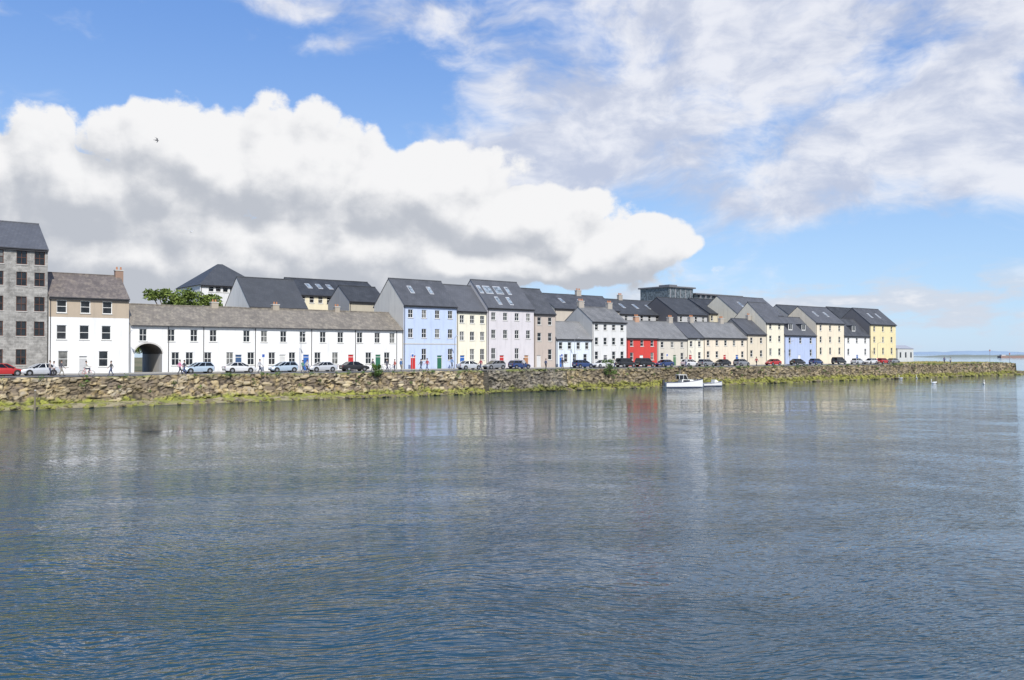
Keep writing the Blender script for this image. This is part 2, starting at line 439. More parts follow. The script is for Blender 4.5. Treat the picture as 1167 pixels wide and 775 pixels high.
house('blue_townhouse', 460, 520.5, 347, 320, (.50,.59,.78), SL_DARK, [(358,1.35,4),(380,1.5,4),(404,1.9,4)], gable=paint((.68,.65,.58)), doors=((471,RED),(501,GRN)), chim=(), sky=((478,.45,.8),(500,.45,.8)), dep=9.5, gw=((4,7.5),), bars=2, n0=13.9, band=392)
house('cream_townhouse', 520.5, 555.5, 353, 326, (.80,.76,.62), SL_DARK, [(364,1.35,3),(383,1.5,3),(404,1.9,3)], doors=((527,BLU),), dep=9.0, bars=2)
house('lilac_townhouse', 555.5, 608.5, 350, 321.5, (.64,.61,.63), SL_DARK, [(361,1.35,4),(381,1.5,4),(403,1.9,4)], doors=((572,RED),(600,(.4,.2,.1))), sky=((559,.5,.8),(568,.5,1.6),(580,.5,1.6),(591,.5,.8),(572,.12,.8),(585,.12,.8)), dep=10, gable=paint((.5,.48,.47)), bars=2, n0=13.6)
house('taupe_townhouse', 608.5, 633, 356, 330, (.50,.43,.38), SL_DARK, [(366,1.4,2),(384,1.5,2),(404,1.9,2)], doors=((614,(.6,.6,.6)),), dep=9)
house('pale_blue_cottage', 634, 674, 385, 367, (.68,.74,.80), SL_GREY, [(394,1.3,4),(408,1.5,[645,655,667])], doors=((640,BLU),), dep=7, gable=paint((.3,.33,.38)), chim=((.6,1.0,.8),))  # gable is a darker copy of the wall colour, painting in its shade
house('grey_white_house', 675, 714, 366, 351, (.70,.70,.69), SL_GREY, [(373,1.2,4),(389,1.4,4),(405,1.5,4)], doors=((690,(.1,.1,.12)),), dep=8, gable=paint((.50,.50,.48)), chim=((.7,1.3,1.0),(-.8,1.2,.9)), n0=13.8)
house('red_house', 714, 749, 384, 366, (.60,.06,.05), SL_GREY, [(391,1.3,3),(406,1.5,3)], doors=((731,W_),), dep=8, chim=((.6,1.5,1.0),(7.0,1.2,.8)), chimcol=(.5,.3,.2))
house('beige_house', 749, 783, 385, 367, (.62,.58,.50), SL_GREY, [(393,1.2,3),(406,1.4,3)], doors=((769,(.1,.2,.1)),), dep=8, chim=((-.8,1.2,.9),))
house('cream_cottage', 783, 802, 384, 368, (.78,.74,.62), SL_DARK, [(392,1.2,2),(405,1.4,2)], doors=((787,RED),), dep=8, gable=paint((.4,.4,.38)))
house('peach_house', 802, 851, 384, 368, (.76,.67,.54), SL_GREY, [(391,1.2,5),(404,1.4,5)], doors=((826,RED),(840,BLU)), dep=8, chim=((.6,1.2,.9),(11,1.2,.9)), n0=13.9)
house('sand_house', 851, 873, 380, 364, (.68,.61,.48), SL_DARK, [(388,1.3,2),(403,1.5,2)], dep=8.5, gable=paint((.2,.2,.2)), chim=((-.8,1.1,.8),))
house('tall_cream_house', 873, 893.5, 367, 346, (.80,.75,.60), SL_DARK, [(372,1.3,2),(386,1.4,2),(401,1.6,2)], dep=10, gable=paint((.74,.68,.55)), gw=((3,7.5),(6.5,7.5),(3,4.5)))
house('periwinkle_house', 894, 930, 381, 362, (.44,.52,.72), SL_DARK, [(388,1.4,3),(402,1.6,3)], doors=((911,W_),), dep=9, gable=paint((.6,.56,.5)), chim=((.7,1.2,.8),), dormers=(905,920))
house('apricot_house', 930, 962, 367.5, 351, (.80,.71,.55), SL_DARK, [(374,1.4,3),(387,1.5,3),(400,1.7,3)], dep=10, gable=paint((.74,.66,.52)), gw=((3,8.5),(6.5,8.5)), sky=((940,.4,.9),(952,.4,.9)))
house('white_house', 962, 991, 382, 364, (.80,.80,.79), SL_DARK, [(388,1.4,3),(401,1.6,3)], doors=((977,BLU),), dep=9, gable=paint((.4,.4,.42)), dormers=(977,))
house('yellow_house', 991.5, 1021, 369, 353, (.80,.70,.42), SL_DARK, [(375,1.4,3),(387,1.5,3),(400,1.7,3)], dep=10, gable=paint((.14,.14,.15)), sky=((1002,.4,.9),(1011,.4,.9)))

# ------------------------------------------------------------------ buildings behind
house('hipped_apartment_block', 228, 300, 325, 302, (.74,.74,.74), SL_BLACK, [(329.5,1.2,9)], n0=42, dep=12, hip=True)
house('slate_gabled_hall', 284, 350, 349, 318, (.6,.6,.6), SL_BLACK, [], n0=30, dep=11, hip=False, gable=paint((.76,.74,.70)))
house('yellow_apartment_block', 340, 436, 337, 320, (.78,.71,.52), SL_BLACK, [(342,1.5,10)], n0=40, dep=12, gable=paint((.6,.6,.58)), sky=((360,.4,.9),(372,.4,.9),(384,.4,.9)))
house('slate_gabled_store', 398, 440, 343, 327, (.5,.45,.35), SL_BLACK, [], n0=29, dep=8, gable=paint((.35,.35,.35)))
house('rear_terrace', 632, 706, 352, 337, (.56,.50,.42), SL_DARK, [], n0=34, dep=11, gable=paint((.5,.47,.4)), chim=((12,1.4,1),), sky=((650,.4,.9),(672,.4,.9)))
house('rear_apartments', 700, 770, 358, 343, (.5,.5,.5), SL_BLACK, [(363,1.3,8)], n0=36, dep=12, gable=paint((.09,.09,.1)), chim=((8,1.2,1.0),), sky=((720,.4,.9),(735,.4,.9),(750,.4,.9)))
house('rear_gabled_block', 772, 806, 358, 341, (.5,.5,.5), SL_BLACK, [(364,1.3,4)], n0=30, dep=13, gable=paint((.10,.10,.11)))
house('rear_gabled_block', 808, 836, 357, 342, (.6,.55,.42), SL_BLACK, [(363,1.3,4)], n0=32, dep=13, gable=paint((.15,.15,.16)))
house('rear_cream_block', 840, 892, 358, 340, (.78,.72,.56), SL_DARK, [(364,1.4,5),(374,1.4,5)], n0=26, dep=12, gable=paint((.76,.70,.56)), gw=((4,9),(8,9)), sky=((856,.4,.9),(870,.4,.9)))
house('rear_slate_block', 905, 960, 364, 350, (.6,.58,.5), SL_BLACK, [], n0=28, dep=11, gable=paint((.35,.35,.35)))
house('rear_slate_block', 960, 1003, 366, 352, (.6,.58,.5), SL_BLACK, [], n0=28, dep=10, gable=paint((.14,.14,.15)))
def modern_block():
    n0 = 60; s0 = S(764, n0); root = empty('modern_penthouse_block', W(s0, n0, GZ))
    mb = MB(); h = lambda e: Z(800, e, n0)-GZ
    fx = lambda b: S(b, n0)-s0
    mb.box(0, fx(850), 0, 14, 0, h(343), 0)
    mb.box(.5, fx(793), 1, 12, h(343), h(329.5), 1); mb.box(.1, fx(794.5), .4, 12.6, h(329.5), h(328), 2)
    mb.box(fx(796), fx(846), 1.5, 12, h(343), h(335.5), 1); mb.box(fx(795), fx(849), .6, 12.6, h(335.5), h(334), 2)
    mb.box(fx(775), fx(784), 4, 8, h(328), h(325), 2)
    for i in range(14):
        b = 767+i*5.8
        if 792 < b < 797: continue
        x = fx(b); mb.box(x-.07, x+.07, .88, 1.0 if b < 794 else 1.5, h(343), h(330) if b < 794 else h(335.5), 3)
    mb.box(fx(764), fx(850), -.06, 0-.004, h(343)+.0, h(341.5), 3)
    link('volumes', mb.mesh('modern', [plain('grey_cladding', (.3,.31,.33), .6), glassmat('penthouse_glass', (.15,.18,.2), .15), plain('roof_fascia', (.15,.15,.16), .5), plain('steel_rail', (.4,.4,.42), .4)]), root)
modern_block()

# ------------------------------------------------------------------ ground, road, pavement
def smesh(name, pts, m):      # polygon in (s,n,z)
    mb = MB(); mb.poly([W(*p) for p in pts]); return link(name, mb.mesh(name, [m]))
SEND = S(1155, 0); SL0 = -140
m_g, t, p = mat('land'); co = t.new('ShaderNodeTexCoord').outputs['Object']
t.set(p.inputs['Base Color'], t.mix(t.smooth(t.noise(co, .06, 6, .65), .4, .6), (.10,.11,.045), (.24,.20,.11))); p.inputs['Roughness'].default_value = .95
smesh('ground', [(SL0-400,.9,GZ-.15),(SEND-.5,.9,GZ-.15),(SEND+6,30,GZ-.15),(SEND+60,130,GZ-.15),(SEND+120,500,GZ-.15),(-1800,900,GZ-.15)], m_g)
m_r, t, p = mat('asphalt'); co = t.new('ShaderNodeTexCoord').outputs['Object']
t.set(p.inputs['Base Color'], t.mix(t.noise(co, .4, 6, .6), (.09,.09,.092), (.20,.198,.19))); p.inputs['Roughness'].default_value = .9
SR = S(1045, 5)
smesh('road', [(SL0,.95,GZ),(SR,.95,GZ),(SR,11.5,GZ),(SL0,11.5,GZ)], m_r)
mb = MB()
m_pv = plain('pavement_concrete', (.36,.35,.33), .9, scale=.8)
for a in range(0, 60):
    s0 = SL0+a*(SR-SL0)/60; s1 = SL0+(a+1)*(SR-SL0)/60
    P = [(s0,11.5,GZ-.05),(s1,11.5,GZ-.05),(s1,11.5,GZ+.12),(s0,11.5,GZ+.12)]
    mb.poly([W(*q) for q in P]); mb.poly([W(s0,11.5,GZ+.12),W(s1,11.5,GZ+.12),W(s1,16,GZ+.12),W(s0,16,GZ+.12)])
link('pavement', mb.mesh('pavement', [m_pv]))
mb = MB()
s = SL0
while s < SR:
    mb.poly([W(s,4.6,GZ+.004),W(s+2,4.6,GZ+.004),W(s+2,4.72,GZ+.004),W(s,4.72,GZ+.004)]); s += 5
mb.poly([W(SL0,11.2,GZ+.004),W(SR,11.2,GZ+.004),W(SR,11.3,GZ+.004),W(SL0,11.3,GZ+.004)], 1)
link('road_markings', mb.mesh('road_markings', [plain('white_line', (.7,.7,.68), .8), plain('yellow_line', (.6,.42,.05), .8)]))

# ------------------------------------------------------------------ quay wall
def quay_wall(name, s0, s1, nb, top, style, ds=.16, cw=.8, chh=.42):
    NS = int((s1-s0)/ds); NZ = 27; z0 = -.6
    verts = []; faces = []; cell = []; gap = []
    for i in range(NS+1):
        s = s0+(s1-s0)*i/NS
        tp = top + .10*noise.noise(Vector((s*.6, 1.3, 0))) + .14*noise.noise(Vector((s*.07, 7.3, 0)))
        for j in range(NZ+1):
            z = z0+(tp-z0)*j/NZ
            wx = .9*noise.noise(Vector((s*.35, z*.5, 5))); wz = .8*noise.noise(Vector((s*.3, z*.4, 15)))
            q = Vector((s/cw+wx, z/chh+wz, 0))
            d, pts = noise.voronoi(Vector((q.x, q.y, 0.0)) + Vector((style*31.7, 0, 0)))
            g = d[1]-d[0]
            r = noise.cell(pts[0]*7.13)
            out = .16*min(1, g*3) + .18*(r-.5) + .4*noise.noise(Vector((s*.22, z*.5, 2))) 
            low = max(0, 1-(z/1.5)) if z < 1.5 else 0
            out += low*.5 + (.22*noise.noise(Vector((s*1.4, z*2, 9)))*(low > 0)) + (3.5-z)*.06
            if j == NZ: out -= .15
            verts.append(W(s, nb-out, z)); cell.append(r); gap.append(min(1, g*3.2))
        verts.append(W(s, nb+1.3, tp-.02+.06*noise.noise(Vector((s*1.7,0,0))))); cell.append(.6); gap.append(1)
    K = NZ+2
    for i in range(NS):
        for j in range(K-1):
            a = i*K+j; faces.append((a, a+K, a+K+1, a+1))
    me = bpy.data.meshes.new(name); me.from_pydata(verts, [], faces)
    for nm, dat in (('cellr', cell), ('gap', gap)):
        at = me.attributes.new(nm, 'FLOAT', 'POINT'); at.data.foreach_set('value', dat)
    me.update()
    return link(name, me)
def wallmat(name, stones, weed, weedh, lich):
    m, t, p = mat(name)
    co = t.new('ShaderNodeTexCoord').outputs['Object']
    a1 = t.new('ShaderNodeAttribute', attribute_name='cellr').outputs['Fac']
    a2 = t.new('ShaderNodeAttribute', attribute_name='gap').outputs['Fac']
    cr = t.new('ShaderNodeValToRGB'); t.set(cr.inputs[0], a1)
    e = cr.color_ramp.elements; e[0].position = 0; e[0].color = (*stones[0], 1); e[1].position = 1; e[1].color = (*stones[-1], 1)
    for i, c in enumerate(stones[1:-1]): x = e.new((i+1)/(len(stones)-1)); x.color = (*c, 1)
    c = cr.outputs[0]
    c = t.mix(t.math('MULTIPLY', t.smooth(t.noise(co, .9, 5, .7), .45, .7), .7), c, lich)
    c = t.mix(t.smooth(t.noise(co, .18, 5, .75), .46, .62, 0, .7), c, tuple(q*.38 for q in stones[1]))
    z = t.sep(co)[2]
    zz = t.math('ADD', z, t.math('MULTIPLY', t.math('SUBTRACT', t.noise(co, .5, 5, .65), .5), -2.6))
    wd = t.mix(t.smooth(t.noise(co, 1.1, 4, .7), .42, .60), weed[0], weed[1])
    c = t.mix(t.smooth(zz, weedh, weedh-.6, 0, 1), c, wd)
    c = t.mix(t.math('MULTIPLY', t.smooth(z, 3.0, 3.45), t.smooth(t.noise(co, .35, 4, .7), .48, .6)), c, (.17,.19,.05))
    c = t.mix(t.smooth(a2, .55, .0, 0, .88), c, (.03,.026,.02))
    c = t.mix(t.smooth(z, .3, .08, 0, .85), c, (.03,.03,.02))
    t.set(p.inputs['Base Color'], c); p.inputs['Roughness'].default_value = .9
    return m
SA = S(551, 0); SB = S(640, 0)
WM1 = wallmat('quay_rubble_golden', [(.20,.16,.12),(.50,.40,.24),(.33,.29,.23),(.58,.49,.32),(.36,.29,.19)], ((.30,.31,.06),(.15,.16,.04)), 1.2, (.52,.39,.17))
WM2 = wallmat('quay_rubble_grey', [(.15,.14,.12),(.29,.25,.19),(.23,.205,.17),(.35,.30,.23)], ((.20,.21,.05),(.10,.10,.03)), 1.05, (.33,.28,.16))
WM3 = wallmat('quay_rubble_brown', [(.18,.15,.11),(.38,.30,.19),(.27,.23,.17),(.43,.35,.22)], ((.26,.26,.055),(.13,.13,.03)), 1.4, (.42,.33,.14))
for nm, a, b, nb, tp, st, m in (('quay_wall', -95, SA, .2, 3.45, 1, WM1), ('quay_wall', SA, SB, -.9, 3.5, 2, WM2), ('quay_wall', SB, SEND, -.1, 3.4, 3, WM3)):
    o = quay_wall(nm, a, b, nb, tp, st, cw=.62 if st == 2 else .8); o.data.materials.append(m)
mb = MB()
for (s_, n_a, n_b) in ((SA, -1.5, 1.0), (SB, -1.5, 1.0), (SEND, -.9, 30)):
    mb.poly([W(s_, n_a, -.6), W(s_, n_b, -.6), W(s_, n_b, 3.25), W(s_, n_a+.3, 3.25)])
link('quay_wall_return', mb.mesh('quay_wall_return', [masonry('return_masonry', (.2,.18,.14), (.3,.26,.2), (.1,.09,.07))]))
def rocks(name, lst, m):
    mb = MB()
    for (s_, n_, z_, r) in lst:
        bm = bmesh.new(); bmesh.ops.create_icosphere(bm, subdivisions=2, radius=r)
        off = Vector((random.random()*99, 0, 0)); sx = random.uniform(.8, 1.5); base = W(s_, n_, z_)
        for v in bm.verts:
            v.co *= 1+.5*noise.noise(v.co*1.4/r+off); v.co.x *= sx; v.co.z *= .65; v.co += base
        i = len(mb.v); mb.v += [tuple(v.co) for v in bm.verts]
        for f in bm.faces: mb.f.append(tuple(i+v.index for v in f.verts)); mb.m.append(0)
        bm.free()
    return link(name, mb.mesh(name, [m]))
m_rock, t, p = mat('weedy_rock'); co = t.new('ShaderNodeTexCoord').outputs['Object']
t.set(p.inputs['Base Color'], t.mix(t.smooth(t.noise(co, .9, 5, .7), .4, .6), (.25,.25,.06), (.16,.13,.09))); p.inputs['Roughness'].default_value = .9
rk = [(random.uniform(SEND-10, SEND+7), random.uniform(-2.5, 8), random.uniform(-.3, .5), random.uniform(.5, 1.3)) for _ in range(70)]
rk += [(random.uniform(SB, SEND), random.uniform(-1.7, -.8), random.uniform(-.15, .25), random.uniform(.25, .6)) for _ in range(260)]
rk += [(random.uniform(-95, SA), random.uniform(-2.6, -.4), random.uniform(-.1, .3), random.uniform(.15, .45)) for _ in range(420)]
rocks('shore_rocks', rk, m_rock)
NS = 420; mb = MB(); rows_ = []
for i in range(NS+1):
    s = -95+(SA+95)*i/NS; taper = min(1, (SA-s)/30)
    r = []
    for j in range(9):
        f = j/8; n = .6-f*(2.2+2.2*taper+.9*noise.noise(Vector((s*.12,0,0)))); z = .75*(1-f)**1.2*(.4+.6*taper) - .22*f + .18*noise.noise(Vector((s*.7, n*.9, 0)))*(1-f*.6)
        r.append(W(s, n, z))
    rows_.append(r)
mb.loft(rows_, 0, cap=False, closed=False)
m_fs, t, p = mat('foreshore_shingle'); co = t.new('ShaderNodeTexCoord').outputs['Object']
z = t.sep(co)[2]
c = t.mix(t.smooth(t.noise(co, .35, 6, .75), .44, .56), (.36,.31,.20), (.25,.27,.06))
c = t.mix(t.smooth(t.noise(co, .9, 5, .7), .5, .62, 0, .7), c, (.10,.09,.06))
c = t.mix(t.smooth(z, .12, .0), c, (.08,.075,.045))
t.set(p.inputs['Base Color'], c); p.inputs['Roughness'].default_value = .85; t.set(p.inputs['Normal'], t.bump(t.noise(co, 6, 3, .7), .1))
link('foreshore', mb.mesh('foreshore', [m_fs], True))

# ------------------------------------------------------------------ water
m_w, t, p = mat('river_water'); co = t.new('ShaderNodeTexCoord').outputs['Object']
rot = t.new('ShaderNodeVectorRotate', rotation_type='Z_AXIS'); t.set(rot.inputs['Vector'], co); rot.inputs['Angle'].default_value = math.radians(-8)
v = rot.outputs[0]
warp = t.vec('ADD', v, t.vec('MULTIPLY', t.vec('SUBTRACT', t.noise(v, .09, 2, out=1, dim='2D'), (.5,.5,.5)), (5, 5, 0)))
n1 = t.noise(t.vec('MULTIPLY', warp, (.5, 1.5, 1)), 1.0, 2, .5, dim='2D')
n2r = t.noise(t.vec('MULTIPLY', warp, (1.3, 3.4, 1)), 1.0, 2, .5, dim='2D')
n2 = t.math('SUBTRACT', .5, t.math('ABSOLUTE', t.math('SUBTRACT', n2r, .5)))      # sharper crests
n3 = t.noise(t.vec('MULTIPLY', warp, (3.6, 7.5, 1)), 1.0, 1, .5, dim='2D')
n0 = t.noise(t.vec('MULTIPLY', v, (.10, .22, 1)), 1.0, 1, .5, dim='2D')
patch = t.smooth(t.noise(t.vec('MULTIPLY', v, (.014, .05, 1)), 1.0, 4, .65, dim='2D'), .38, .62, .5, 1.1)
sx, sy, sz = t.sep(co)
nn = t.math('ADD', t.math('MULTIPLY', sx, -SI), t.math('MULTIPLY', t.math('SUBTRACT', sy, Y00), C))
shelter = t.smooth(nn, -94, -48, 1.55, .26)      # calmer water in the lee of the quay
h = t.math('ADD', t.math('MULTIPLY', n1, .07), t.math('MULTIPLY', n2, .085))
h = t.math('ADD', h, t.math('MULTIPLY', n3, .016))
h = t.math('MULTIPLY', t.math('MULTIPLY', h, patch), shelter)
h = t.math('ADD', h, t.math('MULTIPLY', n0, .05))
t.set(p.inputs['Normal'], t.bump(h, 1.0, 1.0))
t.set(p.inputs['Base Color'], t.mix(t.noise(v, .03, 2, dim='2D'), (.008,.045,.085), (.02,.06,.08)))
p.inputs['Roughness'].default_value = .03; p.inputs['IOR'].default_value = 1.42
mb = MB(); mb.poly([(-20000,-300,0),(20000,-300,0),(20000,30000,0),(-20000,30000,0)])
link('water', mb.mesh('water', [m_w]))
# ------------------------------------------------------------------ distant land
def ridge(name, b0, b1, D, hmax, m, seed):
    mb = MB(); N = 160; r0 = []; r1 = []; r2 = []
    for i in range(N+1):
        u = (b0+(b1-b0)*i/N-583.5)/1000
        e = min(1, i/12, (N-i)/12)
        h = hmax*e*(.55+.5*noise.noise(Vector((i*.05, seed, 0)))+.2*noise.noise(Vector((i*.35, seed, 4))))
        r0.append((u*D, D, -1)); r1.append((u*(D+60), D+60, max(.3, h))); r2.append((u*(D+900), D+900, -1))
    mb.loft([r0, r1, r2], 0, cap=False, closed=False); return link(name, mb.mesh(name, [m], True))
ridge('far_coast', 980, 1700, 6000, 34, plain('far_coast_haze', (.26,.35,.46), 1, scale=.002), 2.0)  # distance haze painted into the coast's bluish base colour
ridge('harbour_shore', 1035, 1600, 1500, 7, plain('harbour_shore_green', (.22,.25,.22), 1, scale=.02), 8.0)

# ------------------------------------------------------------------ foliage
def leafmat(name, a, b):
    m, t, p = mat(name); co = t.new('ShaderNodeTexCoord').outputs['Object']
    t.set(p.inputs['Base Color'], t.mix(t.smooth(t.noise(co, .9, 4, .7), .35, .65), a, b)); p.inputs['Roughness'].default_value = .7
    return m
M_LEAF = leafmat('leaves', (.07,.11,.02), (.20,.26,.05)); M_BARK = plain('bark', (.1,.07,.05), .9)
M_BUSH = leafmat('bush_leaves', (.05,.10,.02), (.14,.23,.045))
def leaves(mb, centers, n, size):
    for (c, r) in centers:
        for _ in range(n):
            d = Vector((random.gauss(0,1), random.gauss(0,1), random.gauss(0,1))).normalized()*r*random.random()**.4
            d.z *= .8; q = c+d
            a = Vector((random.uniform(-1,1), random.uniform(-1,1), random.uniform(-.6,.6))).normalized()
            b = a.cross(Vector((random.uniform(-1,1), random.uniform(-1,1), random.uniform(-1,1)))).normalized()
            sz = size*random.uniform(.6, 1.3)
            mb.poly([q-a*sz, q-b*sz*.5, q+a*sz, q+b*sz*.5], 0)
def tree(name, s, n, h, r, zb=GZ):
    root = empty(name, W(s, n, zb), 0)
    tb = MB(); tb.tube((0,0,0),(.1,.1,h*.5), h*.04, h*.025); cs = []
    for i in range(26):
        a = random.uniform(0, 6.28); rr = r*random.random()**.6; z = h*.68+random.uniform(-1,1)*h*.28*(1-(rr/r)**2*.5)
        c = Vector((rr*math.cos(a), rr*math.sin(a), z)); cs.append((c, r*random.uniform(.2,.36)))
        if i < 12: tb.tube((.1,.1,h*random.uniform(.3,.5)), c, h*.014, h*.004, 0, 5)
    link('trunk', tb.mesh(name+'_trunk', [M_BARK], True), root)
    lb = MB(); leaves(lb, cs, 140, .13*h/6); link('crown', lb.mesh(name+'_crown', [M_LEAF]), root)
tree('broadleaf_tree', S(197,27), 27, Z(197,323,27)-GZ, 4.2)
tree('broadleaf_tree', S(217,30), 30, Z(217,327,30)-GZ, 4.0)
tree('broadleaf_tree', S(238,33), 33, Z(238,333,33)-GZ, 3.6)
tree('broadleaf_tree', S(172,38), 38, 7, 3.2)
def bush(name, s, n, z, w, h):
    root = empty(name, W(s, n, z), TH); cs = []
    sb = MB()
    for i in range(11):
        c = Vector((random.uniform(-w,w)*.7, random.uniform(-.3,.3), random.uniform(.15,.95)*h)); cs.append((c, w*.36)); sb.tube((0,0,0), c, .05, .015, 0, 5)
    link('stems', sb.mesh(name+'_stems', [M_BARK]), root)
    lb = MB(); leaves(lb, cs, 90, .12); link('leaves', lb.mesh(name+'_leaves', [M_BUSH]), root)
bush('wall_bush', S(696, -1), -.8, 2.2, 1.4, 3.0)
bush('wall_bush', S(432, -.8), -.5, 2.6, 1.0, 1.9)
lb = MB(); cs = []
for _ in range(190):
    s_ = random.uniform(-95, SEND); n_ = -.3 if s_ < SA else (-1.1 if s_ < SB else -.5)
    z_ = random.choice((3.45, 3.45, random.uniform(1.6, 3.3)))
    w = W(s_, n_-.15*(3.5-z_), z_); cs.append((w, random.uniform(.12, .45)))
leaves(lb, cs, 40, .09)
link('wall_plants', lb.mesh('wall_plants', [M_BUSH]))
gb = MB()
for _ in range(9000):
    s_ = random.uniform(S(1022, 8), SEND-1); n_ = random.uniform(.6, 26); q = W(s_, n_, GZ-.16)
    h = random.uniform(.15, .5)*(1+.8*noise.noise(Vector((s_*.1, n_*.1, 0)))); a = random.uniform(0, 3.14); d = Vector((math.cos(a), math.sin(a), 0))*.16
    gb.poly([q-d, q+d, q+d*.2+Vector((random.uniform(-.1,.1), 0, h))], random.choice((0,0,1)))
link('pier_grass', gb.mesh('pier_grass', [plain('dry_grass', (.50,.42,.16), .9), plain('green_grass', (.18,.22,.06), .9)]))

# ------------------------------------------------------------------ cars
def car_meshes(kind):
    B = MB(); G = MB(); D = MB()
    if kind == 'hatch': st = [(-1.98,.55,.80,.66),(-1.9,.30,.98,.78),(-1.3,.24,.98,.84),(0,.22,.96,.85),(.85,.23,.93,.84),(1.55,.25,.80,.80),(1.9,.30,.66,.70),(1.98,.38,.55,.6)]; cab = (-1.88,1.05,-1.5,.2,1.46)
    elif kind == 'saloon': st = [(-2.2,.55,.82,.66),(-2.1,.30,.95,.78),(-1.4,.24,.98,.85),(0,.22,.95,.86),(.9,.23,.92,.85),(1.7,.25,.80,.80),(2.12,.30,.66,.70),(2.2,.38,.55,.6)]; cab = (-1.65,1.1,-1.0,.25,1.42)
    else: st = [(-2.2,.55,1.0,.72),(-2.12,.36,1.1,.84),(-1.4,.34,1.1,.9),(0,.32,1.08,.9),(.95,.33,1.06,.9),(1.7,.35,.96,.86),(2.12,.4,.8,.78),(2.2,.48,.7,.68)]; cab = (-2.1,1.15,-1.85,.5,1.76)
    rings = []
    for x, zb, zt, w in st:
        zm = zb+(zt-zb)*.62
        rings.append([(x,-w*.96,zb),(x,-w,zb+.12),(x,-w,zm),(x,-w*.93,zt-.02),(x,-w*.75,zt),(x,w*.75,zt),(x,w*.93,zt-.02),(x,w,zm),(x,w,zb+.12),(x,w*.96,zb)])
    B.loft(rings)
    x0, x1, x2, x3, zt = cab; zb = st[3][2]-.03; wb, wt = st[3][3]*.90, st[3][3]*.72
    lo = [(x0,-wb,zb),(x1,-wb,zb),(x1,wb,zb),(x0,wb,zb)]; hi = [(x2,-wt,zt-.05),(x3,-wt,zt-.05),(x3,wt,zt-.05),(x2,wt,zt-.05)]
    for i in range(4): G.poly([lo[i],lo[(i+1)%4],hi[(i+1)%4],hi[i]])
    B.loft([[(x2-.04,-wt-.03,zt-.06),(x3+.06,-wt-.03,zt-.06),(x3+.06,wt+.03,zt-.06),(x2-.04,wt+.03,zt-.06)],[(x2+.1,-wt+.1,zt),(x3-.1,-wt+.1,zt),(x3-.1,wt-.1,zt),(x2+.1,wt-.1,zt)]])
    for i in range(4): B.tube(lo[i], hi[i], .05, .045, 0, 6)
    for sgn in (-1, 1):
        for f in (.42, .74):
            a = Vector((x0+(x1-x0)*f, sgn*wb*1.005, zb)); b = Vector((x2+(x3-x2)*f, sgn*wt*1.01, zt-.05)); B.tube(a, b, .035, .03, 0, 5)
    r = .31 if kind != 'suv' else .36
    for x in (-1.28, 1.25):
        for sgn in (-1, 1):
            w = st[3][3]
            D.tube((x, sgn*(w-.2), r), (x, sgn*(w+.01), r), r, r, 0, 18); D.tube((x, sgn*(w+.0), r), (x, sgn*(w+.03), r), r*.62, r*.55, 1, 12)
            D.tube((x, sgn*(w-.1), r+.03), (x, sgn*(w+.005), r+.03), r+.07, r+.07, 0, 18)
    for sgn in (-1, 1):
        D.box(st[-1][0]-.16, st[-1][0]-.02, sgn*.5-.14, sgn*.5+.14, .56, .68, 2); D.box(st[0][0]+.0, st[0][0]+.07, sgn*.58-.1, sgn*.58+.1, .62, .86, 3)
        D.box(x1-.35, x1-.2, sgn*(wb+.12)-.07, sgn*(wb+.12)+.07, zb+.02, zb+.14, 0)
    D.box(st[-1][0]-.06, st[-1][0]+.02, -.5, .5, .36, .46, 0); D.box(st[0][0]-.01, st[0][0]+.03, -.25, .25, .5, .6, 4)
    return B.mesh('car_body_'+kind, [plain('car_paint_silver', (.5,.5,.5))], False), G.mesh('car_glass_'+kind, [glassmat('car_glass', (.015,.018,.02))]), D.mesh('car_trim_'+kind, [plain('tyre', (.02,.02,.02), .8), plain('alloy', (.45,.45,.46), .35, .8), plain('headlamp', (.7,.7,.7), .2), plain('tail_lamp', (.4,.02,.02), .3), plain('number_plate', (.7,.7,.6), .5)])
KM = {k: car_meshes(k) for k in ('hatch', 'saloon', 'suv')}
def carpaint(col):
    k = 'carpaint_%02x%02x%02x' % tuple(int(q*255) for q in col)
    if k in _mc: return _mc[k]
    m, t, p = mat(k); co = t.new('ShaderNodeTexCoord').outputs['Object']
    t.set(p.inputs['Base Color'], t.mix(t.noise(co, 2, 2), col, tuple(q*.85 for q in col))); p.inputs['Roughness'].default_value = .28; p.inputs['Coat Weight'].default_value = .6
    p.inputs['Metallic'].default_value = .15
    _mc[k] = m; return m
def car(b, kind, col, n=9.6, flip=False, turn=0):
    o = empty('parked_car', W(S(b, n), n, GZ+.003), TH+(math.pi if flip else 0)+turn)
    B, G, D = KM[kind]
    bo = link('body', B, o); bo.material_slots[0].link = 'OBJECT'; bo.material_slots[0].material = carpaint(col)
    link('glass', G, o); link('wheels_and_trim', D, o)
SIL = (.55,.57,.6); BLK = (.02,.02,.022); LB = (.45,.55,.65); WH = (.75,.75,.75); DR = (.5,.02,.02); DB = (.03,.06,.18); GY = (.25,.26,.28)
